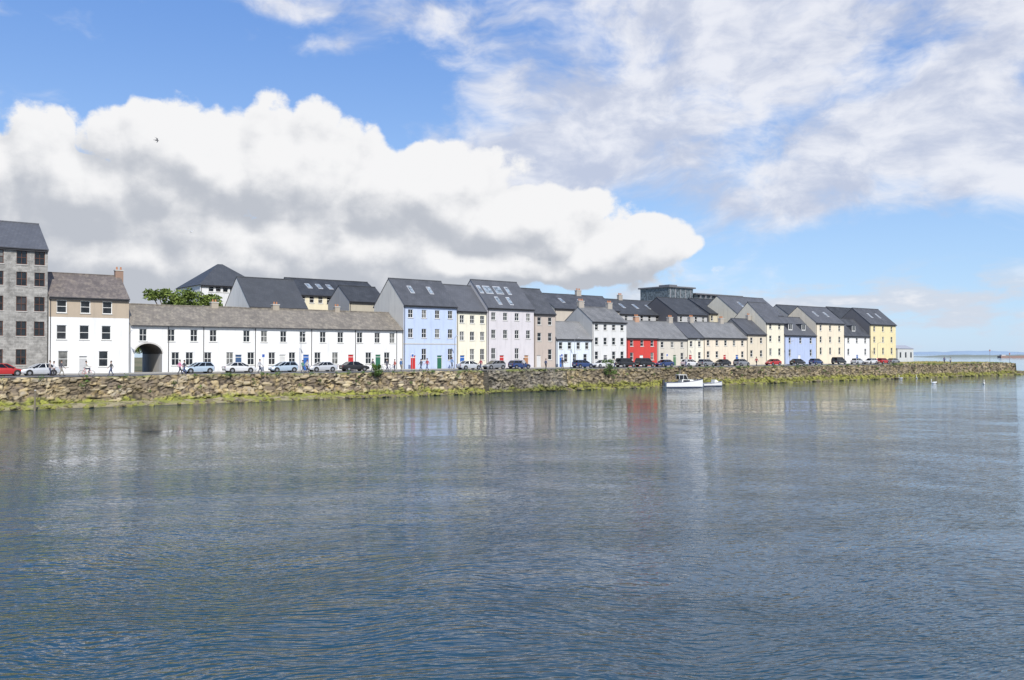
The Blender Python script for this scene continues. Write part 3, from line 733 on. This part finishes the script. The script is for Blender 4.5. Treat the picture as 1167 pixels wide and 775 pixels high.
for b, k, c, f in [(5,'hatch',DR,0),(46,'saloon',SIL,1),(226,'hatch',LB,1),(273,'saloon',WH,0),(323,'hatch',LB,1),(367,'saloon',SIL,1),(404,'saloon',BLK,0),(-40,'hatch',SIL,0),
                   (535,'saloon',SIL,0),(563,'hatch',GY,1),(592,'hatch',DB,0),(664,'hatch',DB,0),(686,'hatch',WH,1),(713,'suv',BLK,0),(735,'suv',BLK,0),(757,'saloon',DB,1),(786,'hatch',WH,0),(805,'hatch',GY,0),(823,'saloon',BLK,1),(845,'hatch',GY,0),
                   (881,'saloon',DR,1),(909,'saloon',BLK,0),(930,'hatch',DB,0),(956,'suv',BLK,0),(977,'hatch',SIL,0),(992,'hatch',WH,1),(1006,'hatch',DR,0),(1018,'saloon',GY,0)]:
    car(b, k, c, 9.6+random.uniform(-.25,.25), f, random.uniform(-.03,.03))

# ------------------------------------------------------------------ people
M_SKIN = plain('skin', (.5,.32,.24), .6); M_HAIR = plain('hair', (.06,.04,.025), .8)
def person(name, s, n, z, top, trousers, face=0.0, pose='walk', height=1.72, hair=None):
    k = {'walk': .28, 'stand': .06, 'sit': 0}[pose]
    sit = pose == 'sit'
    hz = .95 if not sit else .92
    V = {'pelvis':(0,0,hz),'waist':(0,0,hz+.14),'chest':(.02,0,hz+.36),'neck':(.02,0,hz+.54),'headb':(.04,0,hz+.62),'headt':(.04,0,hz+.76)}
    R = {'pelvis':.15,'waist':.13,'chest':.16,'neck':.06,'headb':.085,'headt':.095}
    E = [('pelvis','waist'),('waist','chest'),('chest','neck'),('neck','headb'),('headb','headt')]
    for sg, nm in ((1,'l'),(-1,'r')):
        if sit:
            kn = (.42, sg*.12, hz+.02-.1*(sg>0)); an = (.30, sg*.11, hz-.45-.1*(sg>0)); to = (.48, sg*.11, hz-.50-.1*(sg>0))
            el = (.22, sg*.24, hz+.22); ha = (.52, sg*.22, hz+.16)
        else:
            kn = (.08+sg*k*.5, sg*.10, .50); an = (sg*k, sg*.09, .09+(.06 if sg < 0 and k > .1 else 0)); to = (an[0]+.2, sg*.10, .04)
            el = (-.02-sg*k*.5, sg*.25, hz+.20); ha = (.12-sg*k*.9, sg*.26, hz-.04)
        for q, co, r in (('hip',(0,sg*.10,hz-.05),.11),('knee',kn,.072),('ank',an,.048),('toe',to,.04),('sho',(.0,sg*.19,hz+.47),.07),('elb',el,.048),('hand',ha,.032),):
            V[nm+q] = co; R[nm+q] = r
        E += [('pelvis',nm+'hip'),(nm+'hip',nm+'knee'),(nm+'knee',nm+'ank'),(nm+'ank',nm+'toe'),('chest',nm+'sho'),(nm+'sho',nm+'elb'),(nm+'elb',nm+'hand')]
    keys = list(V); me = bpy.data.meshes.new('fig'); me.from_pydata([V[q] for q in keys], [(keys.index(a), keys.index(b)) for a, b in E], [])
    o = bpy.data.objects.new('tmpfig', me); sc.collection.objects.link(o)
    md = o.modifiers.new('sk', 'SKIN'); sv = me.skin_vertices[0].data
    for i, q in enumerate(keys): sv[i].radius = (R[q], R[q]); sv[i].use_root = (q == 'pelvis')
    ss = o.modifiers.new('ss', 'SUBSURF'); ss.levels = 1; ss.render_levels = 1
    dg = bpy.context.evaluated_depsgraph_get(); m2 = bpy.data.meshes.new_from_object(o.evaluated_get(dg)); bpy.data.objects.remove(o)
    m2.materials.clear()
    for m in (plain('cloth_%02x%02x%02x' % tuple(int(x*255) for x in top), top, .9), plain('cloth_%02x%02x%02x' % tuple(int(x*255) for x in trousers), trousers, .9), M_SKIN, plain('shoe', (.04,.03,.03), .6)): m2.materials.append(m)
    hands = [Vector(V['lhand']), Vector(V['rhand'])]; toes = [Vector(V['ltoe']), Vector(V['rtoe']), Vector(V['lank']), Vector(V['rank'])]
    for pl in m2.polygons:
        c = pl.center; i = 0
        if c.z < hz+.02 and abs(c.y) < .22: i = 1
        if c.z > hz+.53: i = 2
        if min((c-h).length for h in hands) < .12: i = 2
        if min((c-h).length for h in toes) < .12 and c.z < (hz-.3): i = 3
        pl.material_index = i; pl.use_smooth = True
    root = empty(name, W(s, n, z), TH+face); root.scale = (height/1.75,)*3
    link('figure', m2, root)
    hb = MB(); bm = bmesh.new(); bmesh.ops.create_uvsphere(bm, u_segments=12, v_segments=8, radius=.108)
    for v in bm.verts: v.co.z *= 1.1
    hc = Vector(V['headt'])+Vector((-.025,0,.02))
    hb.v = [tuple(v.co+hc) for v in bm.verts]
    for f in bm.faces: hb.f.append(tuple(v.index for v in f.verts)); hb.m.append(0)
    bm.free(); link('hair', hb.mesh('hair', [hair or M_HAIR], True), root)
    fb = MB(); hx = Vector(V['headb'])
    fb.tube(hx+Vector((.085,0,.05)), hx+Vector((.115,0,.02)), .012, .018, 0, 6)
    for sg in (1,-1):
        fb.tube(hx+Vector((.075,sg*.035,.07)), hx+Vector((.093,sg*.035,.07)), .014, .010, 1, 6)
        fb.tube(hx+Vector((0,sg*.085,.03)), hx+Vector((0,sg*.10,.05)), .028, .02, 0, 6)
    fb.box(hx.x+.07, hx.x+.092, -.025, .025, hx.z-.02, hx.z-.008, 2)
    link('face', fb.mesh('face', [M_SKIN, M_DARK, plain('lips', (.4,.15,.12))]), root)
    gb = MB()
    for h, sg in zip(hands, (1,-1)):
        d = Vector((.3,0,-1)).normalized() if not sit else Vector((1,0,-.3)).normalized()
        for j in range(4):
            a = h+Vector((-.03+j*.02,0,-.01)) if not sit else h+Vector((0,-.03+j*.02,0)); l = (.075,.09,.085,.065)[j]
            gb.tube(a, a+d*l*.6, .010, .009, 0, 5); gb.tube(a+d*l*.6, a+d*l+Vector((0,-sg*.02,0)), .009, .007, 0, 5)
        gb.tube(h+Vector((.02,0,.02)), h+Vector((.055,-sg*.015,-.03)), .011, .008, 0, 5)
    link('fingers', gb.mesh('fingers', [M_SKIN]), root)
    return root
def bicycle(name, s, n, face, col):
    root = empty(name, W(s, n, GZ+.005), TH+face); mb = MB()
    for x in (-.52, .52):
        for i in range(24):
            a, b = 2*math.pi*i/24, 2*math.pi*(i+1)/24
            mb.tube((x+.33*math.cos(a),0,.34+.33*math.sin(a)),(x+.33*math.cos(b),0,.34+.33*math.sin(b)),.018,.018,0,5)
            if i % 3 == 0: mb.tube((x,0,.34),(x+.33*math.cos(a),0,.34+.33*math.sin(a)),.003,.003,2,3)
    P = {'r':(-.52,0,.34),'bb':(-.08,0,.30),'st':(-.22,0,.80),'hd':(.36,0,.82),'f':(.52,0,.34),'hb':(.34,0,1.0),'sd':(-.24,0,.95)}
    for a, b in (('r','bb'),('r','st'),('bb','st'),('bb','hd'),('st','hd'),('hd','f'),('hd','hb'),('st','sd')): mb.tube(P[a],P[b],.02,.02,1,6)
    mb.tube((.36,-.26,1.02),(.36,.26,1.02),.015,.015,0,6); mb.box(-.36,-.12,-.06,.06,.94,.99)
    link('frame_and_wheels', mb.mesh('bicycle', [plain('tyre', (.02,.02,.02)), plain('bike_%02x%02x' % (int(col[0]*255), int(col[2]*255)), col, .3), plain('alloy', (.45,.45,.46))]), root)
G_ = GZ+.003
for b, n, tp, tr, fc, po in [(57,5,(.35,.3,.28),(.06,.07,.12),0,'stand'),(62,4.6,(.65,.65,.65),(.05,.05,.06),3.14,'stand'),(70,5,(.1,.1,.12),(.3,.28,.24),0,'walk'),
        (205,3,(.7,.25,.4),(.05,.05,.07),0,'walk'),(210,2.8,(.08,.08,.1),(.08,.1,.2),0,'walk'),(480,4,(.1,.1,.12),(.05,.06,.1),3.14,'walk'),(487,4.4,(.5,.1,.1),(.1,.12,.2),3.14,'walk'),
        (296,3,(.5,.5,.52),(.05,.06,.1),0,'walk'),(425,3.2,(.08,.08,.1),(.1,.1,.12),3.14,'walk'),(457,3.4,(.1,.2,.4),(.2,.18,.15),0,'stand'),
        (127,3,(.1,.1,.1),(.08,.1,.18),3.14,'walk'),(345,3,(.15,.3,.2),(.05,.06,.1),0,'walk'),(350,3.3,(.6,.55,.5),(.06,.06,.08),0,'walk'),(548,3.4,(.4,.1,.12),(.06,.07,.12),3.14,'walk'),(622,3.6,(.1,.12,.2),(.05,.05,.06),0,'stand'),(700,3,(.6,.6,.55),(.06,.07,.14),0,'walk'),
        (515,12.4,(.2,.3,.5),(.1,.1,.1),0,'walk'),(597,4.5,(.6,.6,.62),(.06,.07,.12),0,'walk'),(641,4,(.05,.05,.06),(.2,.18,.15),0,'walk'),(782,4,(.6,.6,.6),(.08,.1,.2),3.14,'walk'),
        (862,5,(.4,.1,.1),(.05,.05,.06),0,'walk'),(1076,3,(.1,.12,.25),(.05,.05,.06),0,'walk'),(1083,3.2,(.5,.5,.5),(.08,.1,.2),0,'walk')]:
    person('pedestrian', S(b, n), n, (G_ if n < 11.4 else G_+.12) if b < 1040 else GZ-.148, tp, tr, fc, po, random.uniform(1.65, 1.85))
for b, n, f, c in ((99,2.6,0,(.5,.05,.04)), (446,5,.2,(.04,.05,.2)), (434,5.4,3.0,(.1,.1,.1))):
    bicycle('bicycle', S(b, n), n, f, c)
person('cyclist', S(98.2,2.6), 2.6, GZ+.02, (.62,.6,.55), (.05,.06,.1), 0, 'sit', 1.72)
person('pedestrian', S(441,5), 5, G_, (.12,.12,.14), (.06,.06,.1), 0, 'walk', 1.75)
person('pedestrian', S(450,5), 5, G_, (.45,.12,.1), (.06,.06,.1), 3.1, 'stand', 1.7)

# ------------------------------------------------------------------ boats
def boat(name, s, n, L, B, rz, cabin):
    root = empty(name, W(s, n, 0), rz); mb = MB(); rings = []
    for i in range(13):
        f = i/12; x = -L/2+L*f; w = B/2*(1-max(0,(f-.45)/.55)**2.2)*(0.86+.14*min(1,f*4)) + .02; sh = .85+.5*f**2; kl = -.25+.35*max(0,(f-.7)/.3)**2
        rings.append([(x,-w,sh*L/6.5),(x,-w*.93,.25),(x,-w*.55,-.05+kl*.3),(x,0,kl),(x,w*.55,-.05+kl*.3),(x,w*.93,.25),(x,w,sh*L/6.5)])
    mb.loft(rings, 0, cap=True, closed=False)
    deck = [[(r[0][0], r[0][1]*.97, r[0][2]-.06), (r[-1][0], r[-1][1]*.97, r[-1][2]-.06)] for r in rings]; mb.loft(deck, 1, cap=False, closed=False)
    for a, b in zip(rings[:-1], rings[1:]):
        for k in (0, -1):
            mb.tube(a[k], b[k], .045, .045, 5, 5)
            j = 1 if k == 0 else -2
            mb.tube(Vector(a[j])+Vector((0,0,-.14)), Vector(b[j])+Vector((0,0,-.14)), .07, .07, 5, 5)
    k = L/6.5
    z0 = .8*k
    if cabin:
        mb.loft([[(-.6*k,-B*.36,z0),(2.1*k,-B*.2,z0+.1),(2.1*k,B*.2,z0+.1),(-.6*k,B*.36,z0)],[(-.55*k,-B*.32,z0+.62),(1.3*k,-B*.18,z0+.55),(1.3*k,B*.18,z0+.55),(-.55*k,B*.32,z0+.62)]], 1)
        for sg in (-1, 1): mb.poly([(-.4*k,sg*B*.355,z0+.2),(.9*k,sg*B*.275,z0+.24),(.8*k,sg*B*.262,z0+.46),(-.38*k,sg*B*.345,z0+.5)], 3)
        mb.loft([[(-1.0*k,-B*.31,z0+.62),(.5*k,-B*.29,z0+.62),(.5*k,B*.29,z0+.62),(-1.0*k,B*.31,z0+.62)],[(-.9*k,-B*.27,z0+1.35),(.1*k,-B*.25,z0+1.35),(.1*k,B*.25,z0+1.35),(-.9*k,B*.27,z0+1.35)]], 3)
        for x in (-1.0, -.3, .45):
            for sg in (-1, 1): mb.tube((x*k, sg*B*.305, z0+.62), (x*k-(.28 if x > 0 else 0), sg*B*.268, z0+1.35), .04, .04, 1, 5)
        mb.box(-1.15*k,.25*k,-B*.30,B*.30,z0+1.352,z0+1.44,1)
        mb.tube((-.6*k,0,z0+1.4),(-.6*k,0,z0+2.6),.03,.015,2,6)
        for i in range(6):
            x = 1.3*k+i*.34*k; y = B*(.36-.055*i)
            for sg in (-1, 1): mb.tube((x,sg*y,z0+.2),(x,sg*y,z0+.75),.018,.018,2,4)
    else:
        for x in (-1.2, -.2): mb.box(x*k-.15, x*k+.15, -B*.42, B*.42, .72*k, .80*k, 2)
        mb.loft([[(.2,-B*.3,z0),(1.4,-B*.22,z0+.1),(1.4,B*.22,z0+.1),(.2,B*.3,z0)],[(.3,-B*.26,z0+.7),(.8,-B*.2,z0+.65),(.8,B*.2,z0+.65),(.3,B*.26,z0+.7)]], 1)
    mb.box(-L/2-.35,-L/2+.02,-.18,.18,.35*k,1.3*k,4)
    link('hull_and_cabin', mb.mesh(name+'_m', [plain('boat_gelcoat', (.8,.8,.78), .3, var=.04), plain('boat_deck', (.74,.74,.71), .6), plain('boat_rail', (.5,.48,.42), .5), M_GLASS[0], plain('outboard', (.05,.05,.06), .4), plain('boat_navy_trim', (.03,.04,.10), .5)]), root)
boat('motor_boat', S(777,-5), -5.4, 7.2, 2.5, math.radians(12), True)
boat('dinghy', S(811,-4.6), -4.6, 4.6, 1.9, math.radians(24), False)
mb = MB(); mb.tube((0,0,-.8),(.05,0,2.1),.11,.08,0,10); mb.tube((.05,0,2.1),(.05,0,2.2),.12,.02,1,10)
link('mooring_post', mb.mesh('mooring_post', [plain('wet_timber', (.2,.17,.12), .8), M_SILL]), None, W(S(40,-3.4), -3.4, 0))
# ------------------------------------------------------------------ birds
def gull(name, loc, rz, bank, col):
    root = empty(name, loc, rz); mb = MB(); rings = []
    for i in range(9):
        f = i/8; x = -.28+.56*f; r = .075*math.sin(math.pi*min(1,f*.95+.04))**.7+.005
        rings.append([(x, r*math.cos(a*math.pi/3), r*math.sin(a*math.pi/3)) for a in range(6)])
    mb.loft(rings)
    mb.tube((.27,0,.0),(.33,0,-.01),.018,.006,1,5)
    for sg in (1,-1):
        P = [(.10,0,.02,.22),(.08,sg*.3,.14,.20),(-.02,sg*.62,.08,.10),(-.14,sg*.78,.02,.02)]
        top = [[(x+w*.5,y,z),(x-w*.5,y,z+.005)] for x,y,z,w in P]; bot = [[(x+w*.5,y,z-.015),(x-w*.5,y,z-.01)] for x,y,z,w in P]
        mb.loft([[a[0],a[1],b[1],b[0]] for a, b in zip(top, bot)], 0)
    mb.poly([(-.25,-.03,0),(-.42,-.08,0),(-.42,.08,0),(-.25,.03,0)])
    root.rotation_euler[0] = bank
    link('body_and_wings', mb.mesh(name+'_m', [plain('gull_%d' % int(col*100), (col,col,col*1.02), .7), plain('gull_beak', (.6,.4,.05))], True), root)
gull('gull', (-.4065*120, 120, 6+.244*120), .6, .7, .10); gull('gull', (-.3665*150, 150, 6+.139*150), 2.4, -.5, .75)
def swan(name, s, n, rz):
    root = empty(name, W(s, n, 0), rz); mb = MB(); rings = []
    for i in range(11):
        f = i/10; x = -.55+1.0*f; r = .24*math.sin(math.pi*min(1,.06+f*.9))**.75; zc = .12+(.16*(1-f*3) if f < .33 else 0)
        rings.append([(x, r*.9*math.cos(a*math.pi/4), zc+r*math.sin(a*math.pi/4)) for a in range(8)])
    mb.loft(rings)
    pts = [(.36,0,.16),(.50,0,.30),(.50,0,.48),(.42,0,.64),(.42,0,.78),(.50,0,.86),(.58,0,.83)]
    for i, (a, b) in enumerate(zip(pts[:-1], pts[1:])): mb.tube(a, b, .075-.007*i, .068-.007*i, 0, 7)
    mb.tube((.48,0,.85),(.60,0,.83),.055,.045,0,7); mb.tube((.60,0,.83),(.72,0,.78),.03,.012,1,6)
    link('body', mb.mesh(name+'_m', [plain('swan_white', (.8,.8,.78), .7, var=.03), plain('swan_bill', (.6,.2,.04))], True), root)
for u, e, r in ((985,431,2),(1008,430.5,1.2),(1064,437,2.5),(1121,438,1)):
    Y = 6000/(e-403); X = (u-583.5)/1000*Y
    s_ = X*C+(Y-Y00)*SI; n_ = -X*SI+(Y-Y00)*C
    swan('swan', s_, min(n_, -2.5), r)

# ------------------------------------------------------------------ street furniture + far things
def lamp(s, n):
    root = empty('street_lamp', W(s, n, GZ), TH); mb = MB()
    mb.tube((0,0,0),(0,0,.9),.09,.07,0,8); mb.tube((0,0,.9),(0,0,5.2),.05,.035,0,8); mb.tube((0,0,5.2),(0,-.7,5.5),.03,.025,0,6)
    mb.loft([[(-.1,-1.2,5.5),(.1,-1.2,5.5),(.1,-.6,5.5),(-.1,-.6,5.5)],[(-.06,-1.1,5.6),(.06,-1.1,5.6),(.06,-.65,5.6),(-.06,-.65,5.6)]], 1)
    link('pole_and_head', mb.mesh('lamp', [plain('galvanised', (.28,.29,.3), .5), plain('lamp_head', (.5,.5,.5), .4)]), root)
for b in (147.5, 343, 518, 655, 792, 900, 1000): lamp(S(b, 12), 12)
def sign(s, n):
    root = empty('parking_sign', W(s, n, GZ), TH); mb = MB()
    mb.tube((0,0,0),(0,0,2.5),.03,.03,0,6); mb.box(-.25,.25,-.06,-.035,2.0,2.6,1); mb.box(-.18,.18,-.068,-.062,2.1,2.5,2)
    link('post_and_plate', mb.mesh('sign', [plain('galvanised', (.28,.29,.3)), plain('sign_white', (.75,.75,.75)), plain('sign_blue', (.03,.1,.4))]), root)
for b in (300, 470, 640, 760): sign(S(b, 11.9), 11.9)
def shed(name, b0, b1, e, n0, dep, wc, rc):
    s0 = S(b0, n0); root = empty(name, W(s0, n0, GZ-.1)); L = S(b1, n0)-s0; H = Z((b0+b1)/2, e, n0)-GZ; mb = MB()
    mb.box(0, L, 0, dep, 0, H*.8); mb.loft([[(-.2,-.2,H*.8+.003),(L+.2,-.2,H*.8+.003),(L+.2,dep+.2,H*.8+.003),(-.2,dep+.2,H*.8+.003)],[(0,dep*.4,H),(L,dep*.4,H),(L,dep*.6,H),(0,dep*.6,H)]], 1)
    for i in range(3): x = L*(i+.5)/3; mb.box(x-.4, x+.4, -.04, -.004, H*.3, H*.6, 2)
    link('walls_and_roof', mb.mesh(name, [paint(wc), plain('shed_roof_%d' % int(b0), rc), M_GLASS[0]]), root)
shed('harbour_shed', 1023, 1041, 393, 22, 6, (.6,.62,.62), (.35,.37,.42))
def barge():
    D = 1300; u = .572; root = empty('rusty_barge', (u*D, D, 0), 0); mb = MB()
    L = 44
    mb.loft([[(-L/2,-5,-.5),(L/2-3,-5,-.5),(L/2-3,5,-.5),(-L/2,5,-.5)],[(-L/2,-5,2.4),(L/2,-5,3.0),(L/2,5,3.0),(-L/2,5,2.4)]], 0)
    mb.box(-L/2+2,-L/2+8,-3,3,2.65,4.4,1)
    link('hull', mb.mesh('barge', [plain('faded_rust', (.30,.20,.17), .8), plain('barge_white', (.5,.5,.48))]), root)
barge()
mb = MB()
for x, h in ((0,4),(14,3)): mb.tube((x,0,0),(x,0,h),.06,.05,0,6); mb.box(x-.3,x+.3,-.05,.05,h-.5,h,1)
link('navigation_marks', mb.mesh('nav', [plain('galvanised', (.28,.29,.3)), plain('nav_red', (.4,.15,.1))]), None, W(S(1128,10), 10, GZ-.2), TH)

# ------------------------------------------------------------------ sky
w = bpy.data.worlds.new('World'); sc.world = w; w.use_nodes = True
T = NT(w.node_tree); bg = w.node_tree.nodes['Background']
SUN_H = Vector((.32, -.95)).normalized(); SEL = math.radians(40)
skyn = T.new('ShaderNodeTexSky', sky_type='NISHITA'); skyn.sun_disc = False; skyn.sun_elevation = SEL
skyn.sun_rotation = math.atan2(SUN_H.x, SUN_H.y); skyn.air_density = 1.0; skyn.dust_density = .3; skyn.ozone_density = 2.0
tc = T.new('ShaderNodeTexCoord').outputs['Generated']; x, y, z = T.sep(tc)
az = T.math('ARCTAN2', x, y); el = T.math('ARCSINE', z)
P = T.comb(az, el, 0)
def AE(px, py):
    u, v = (px-583.5)/1000, (403-py)/1000
    return math.atan(u), math.asin(v/math.sqrt(1+u*u+v*v))
g = bpy.data.node_groups.new('CumulusDensity', 'ShaderNodeTree')
g.interface.new_socket('P', in_out='INPUT', socket_type='NodeSocketVector')
g.interface.new_socket('D', in_out='OUTPUT', socket_type='NodeSocketFloat')
G = NT(g); gi = G.new('NodeGroupInput').outputs[0]; go = G.new('NodeGroupOutput')
wv = G.vec('SUBTRACT', G.noise(gi, 8, 3, .55, out=1, dim='2D'), (.5,.5,.5))
pw = G.vec('ADD', gi, G.vec('MULTIPLY', wv, (.11, .07, 0)))
ells = [(-60,220,190,95),(60,220,130,85),(205,190,115,76),(335,200,150,82),(470,228,140,74),(590,260,130,56),(700,285,95,32),(250,300,520,70),(560,305,190,30)]
M = None
for cx, cy, rx, ry in ells:
    a, e = AE(cx, cy); sx = rx/1000*math.cos(a)**2; sy = ry/1000*math.cos(a)
    d = G.vec('LENGTH', G.vec('MULTIPLY', G.vec('SUBTRACT', pw, (a, e, 0)), (1/sx, 1/sy, 0)))
    k = G.math('SUBTRACT', 1.0, d)
    M = k if M is None else G.math('MAXIMUM', M, k)
M = G.math('MULTIPLY', M, 1.6)
M = G.math('MAXIMUM', M, -.9)
fb = G.noise(G.vec('MULTIPLY', gi, (1, 1.25, 1)), 14, 6, .6, dim='2D')
vo = G.new('ShaderNodeTexVoronoi', feature='F1', voronoi_dimensions='2D'); G.set(vo.inputs['Vector'], G.vec('ADD', gi, G.vec('MULTIPLY', wv, (.05,.05,0)))); vo.inputs['Scale'].default_value = 24
vd = vo.outputs['Distance']
d = G.math('ADD', M, G.math('MULTIPLY', G.math('SUBTRACT', fb, .5), 1.25))
d = G.math('ADD', d, G.math('MULTIPLY', G.math('SUBTRACT', .3, G.math('MULTIPLY', vd, vd)), .6))
g.links.new(d, go.inputs[0])
def dens(v):
    nd = T.new('ShaderNodeGroup'); nd.node_tree = g; T.set(nd.inputs[0], v); return nd.outputs[0]
d0 = dens(P); d1 = dens(T.vec('ADD', P, (.010, .022, 0)))
alpha = T.smooth(d0, .0, .26)
rel = T.math('SUBTRACT', d0, d1)
eld = T.math('ADD', el, T.math('MULTIPLY', az, .12))
a_line = T.smooth(eld, AE(250,325)[1]-.04, AE(250,150)[1]-.04)
lit = T.math('ADD', T.math('MULTIPLY', rel, 1.2), T.math('MULTIPLY', a_line, .66))
lit = T.math('ADD', lit, T.math('MULTIPLY', T.math('SUBTRACT', T.noise(P, 5, 3, .5, dim='2D'), .5), .8))
lit = T.math('ADD', lit, T.smooth(az, -.15, .15, 0, .2))
lit = T.math('ADD', lit, T.smooth(d0, .45, .1, 0, .22))
lit = T.smooth(lit, -.3, 1.25)
K = 10.0
ccol = T.mix(lit, (.52*K,.55*K,.61*K), (.92*K,.92*K,.93*K))
# mid-level broken cloud sheet, upper right, with a few detached scraps in the upper left
pv = T.vec('ADD', P, T.vec('MULTIPLY', T.vec('SUBTRACT', T.noise(P, 6, 3, .5, out=1, dim='2D'), (.5,.5,.5)), (.10, .05, 0)))
vv = T.vec('MULTIPLY', pv, (1, 2.0, 1))
vn = T.noise(T.vec('ADD', vv, (3.1, 1.7, 0)), 4.6, 6, .6, 0, dim='2D')
side = T.math('MULTIPLY', T.smooth(T.math('ADD', az, T.math('MULTIPLY', el, -.1)), -.24, .10), T.smooth(el, AE(900,280)[1], AE(900,200)[1]))
side = T.math('MULTIPLY', side, T.smooth(el, .62, .42, .45, 1.0))
veil = T.math('ADD', T.math('MULTIPLY', side, .34), T.math('MULTIPLY', T.math('SUBTRACT', vn, .57), 1.25))
for cx, cy, rx, ry, a_ in ((390,48,44,15,.26),(268,85,32,17,.26),(318,2,60,14,.22),(560,82,90,34,.22),(620,165,130,60,.24),(900,190,140,30,.14)):
    a, e = AE(cx, cy)
    dd = T.vec('LENGTH', T.vec('MULTIPLY', T.vec('SUBTRACT', pv, (a, e, 0)), (1000/rx, 1000/ry, 0)))
    veil = T.math('ADD', veil, T.smooth(dd, 1.5, 0., 0, a_))
va = T.math('MULTIPLY', T.smooth(veil, -.06, .30), .92)
fine = T.noise(T.vec('MULTIPLY', pv, (1, 1.8, 1)), 9, 6, .58, 0, dim='2D')
vl = T.math('ADD', T.math('MULTIPLY', fine, .7), T.math('MULTIPLY', vn, .3))
vcol = T.mix(T.smooth(vl, .38, .62), (.55*K,.60*K,.74*K), (.88*K,.89*K,.94*K))
hn = T.noise(T.vec('MULTIPLY', P, (1, 3.2, 1)), 9, 5, .6, dim='2D')
hb_ = T.math('MULTIPLY', T.smooth(el, AE(900,290)[1], AE(900,345)[1]), T.smooth(el, -.02, .03))
ha = T.math('MULTIPLY', T.smooth(T.math('ADD', hn, T.math('MULTIPLY', hb_, .12)), .52, .72), hb_)
hcol = T.mix(T.smooth(hn, .6, .8), (.64*K,.71*K,.82*K), (.85*K,.87*K,.92*K))
ramp = T.mix(T.smooth(el, 0.0, .42), (.38*K,.59*K,.87*K), (.13*K,.30*K,.72*K))
ramp = T.mix(T.smooth(el, .42, 1.2), ramp, (.06*K,.17*K,.50*K))
nb = T.mix(1.0, skyn.outputs[0], (1.7, 1.75, 1.95), 'MULTIPLY')
blue = T.mix(.75, nb, ramp)
c = T.mix(ha, blue, hcol)
c = T.mix(va, c, vcol)
c = T.mix(alpha, c, ccol)
T.set(bg.inputs['Color'], c); bg.inputs['Strength'].default_value = .1
w.cycles.sampling_method = 'NONE'

sd = bpy.data.lights.new('sun', 'SUN'); sd.energy = 4.3; sd.angle = math.radians(.5); sd.color = (1, .96, .89)
so = bpy.data.objects.new('sun', sd); sc.collection.objects.link(so)
dv = Vector((SUN_H.x*math.cos(SEL), SUN_H.y*math.cos(SEL), math.sin(SEL))); so.rotation_euler = dv.to_track_quat('Z', 'Y').to_euler()

cd = bpy.data.cameras.new('camera'); cd.sensor_width = 36; cd.lens = 36*1000/1167; cd.clip_start = .1; cd.clip_end = 60000
co_ = bpy.data.objects.new('camera', cd); sc.collection.objects.link(co_); co_.location = (0, 0, CAMZ)
co_.rotation_euler = (math.radians(90+.888), 0, 0); sc.camera = co_
sc.view_settings.view_transform = 'Standard'; sc.view_settings.look = 'None'; sc.view_settings.exposure = 0
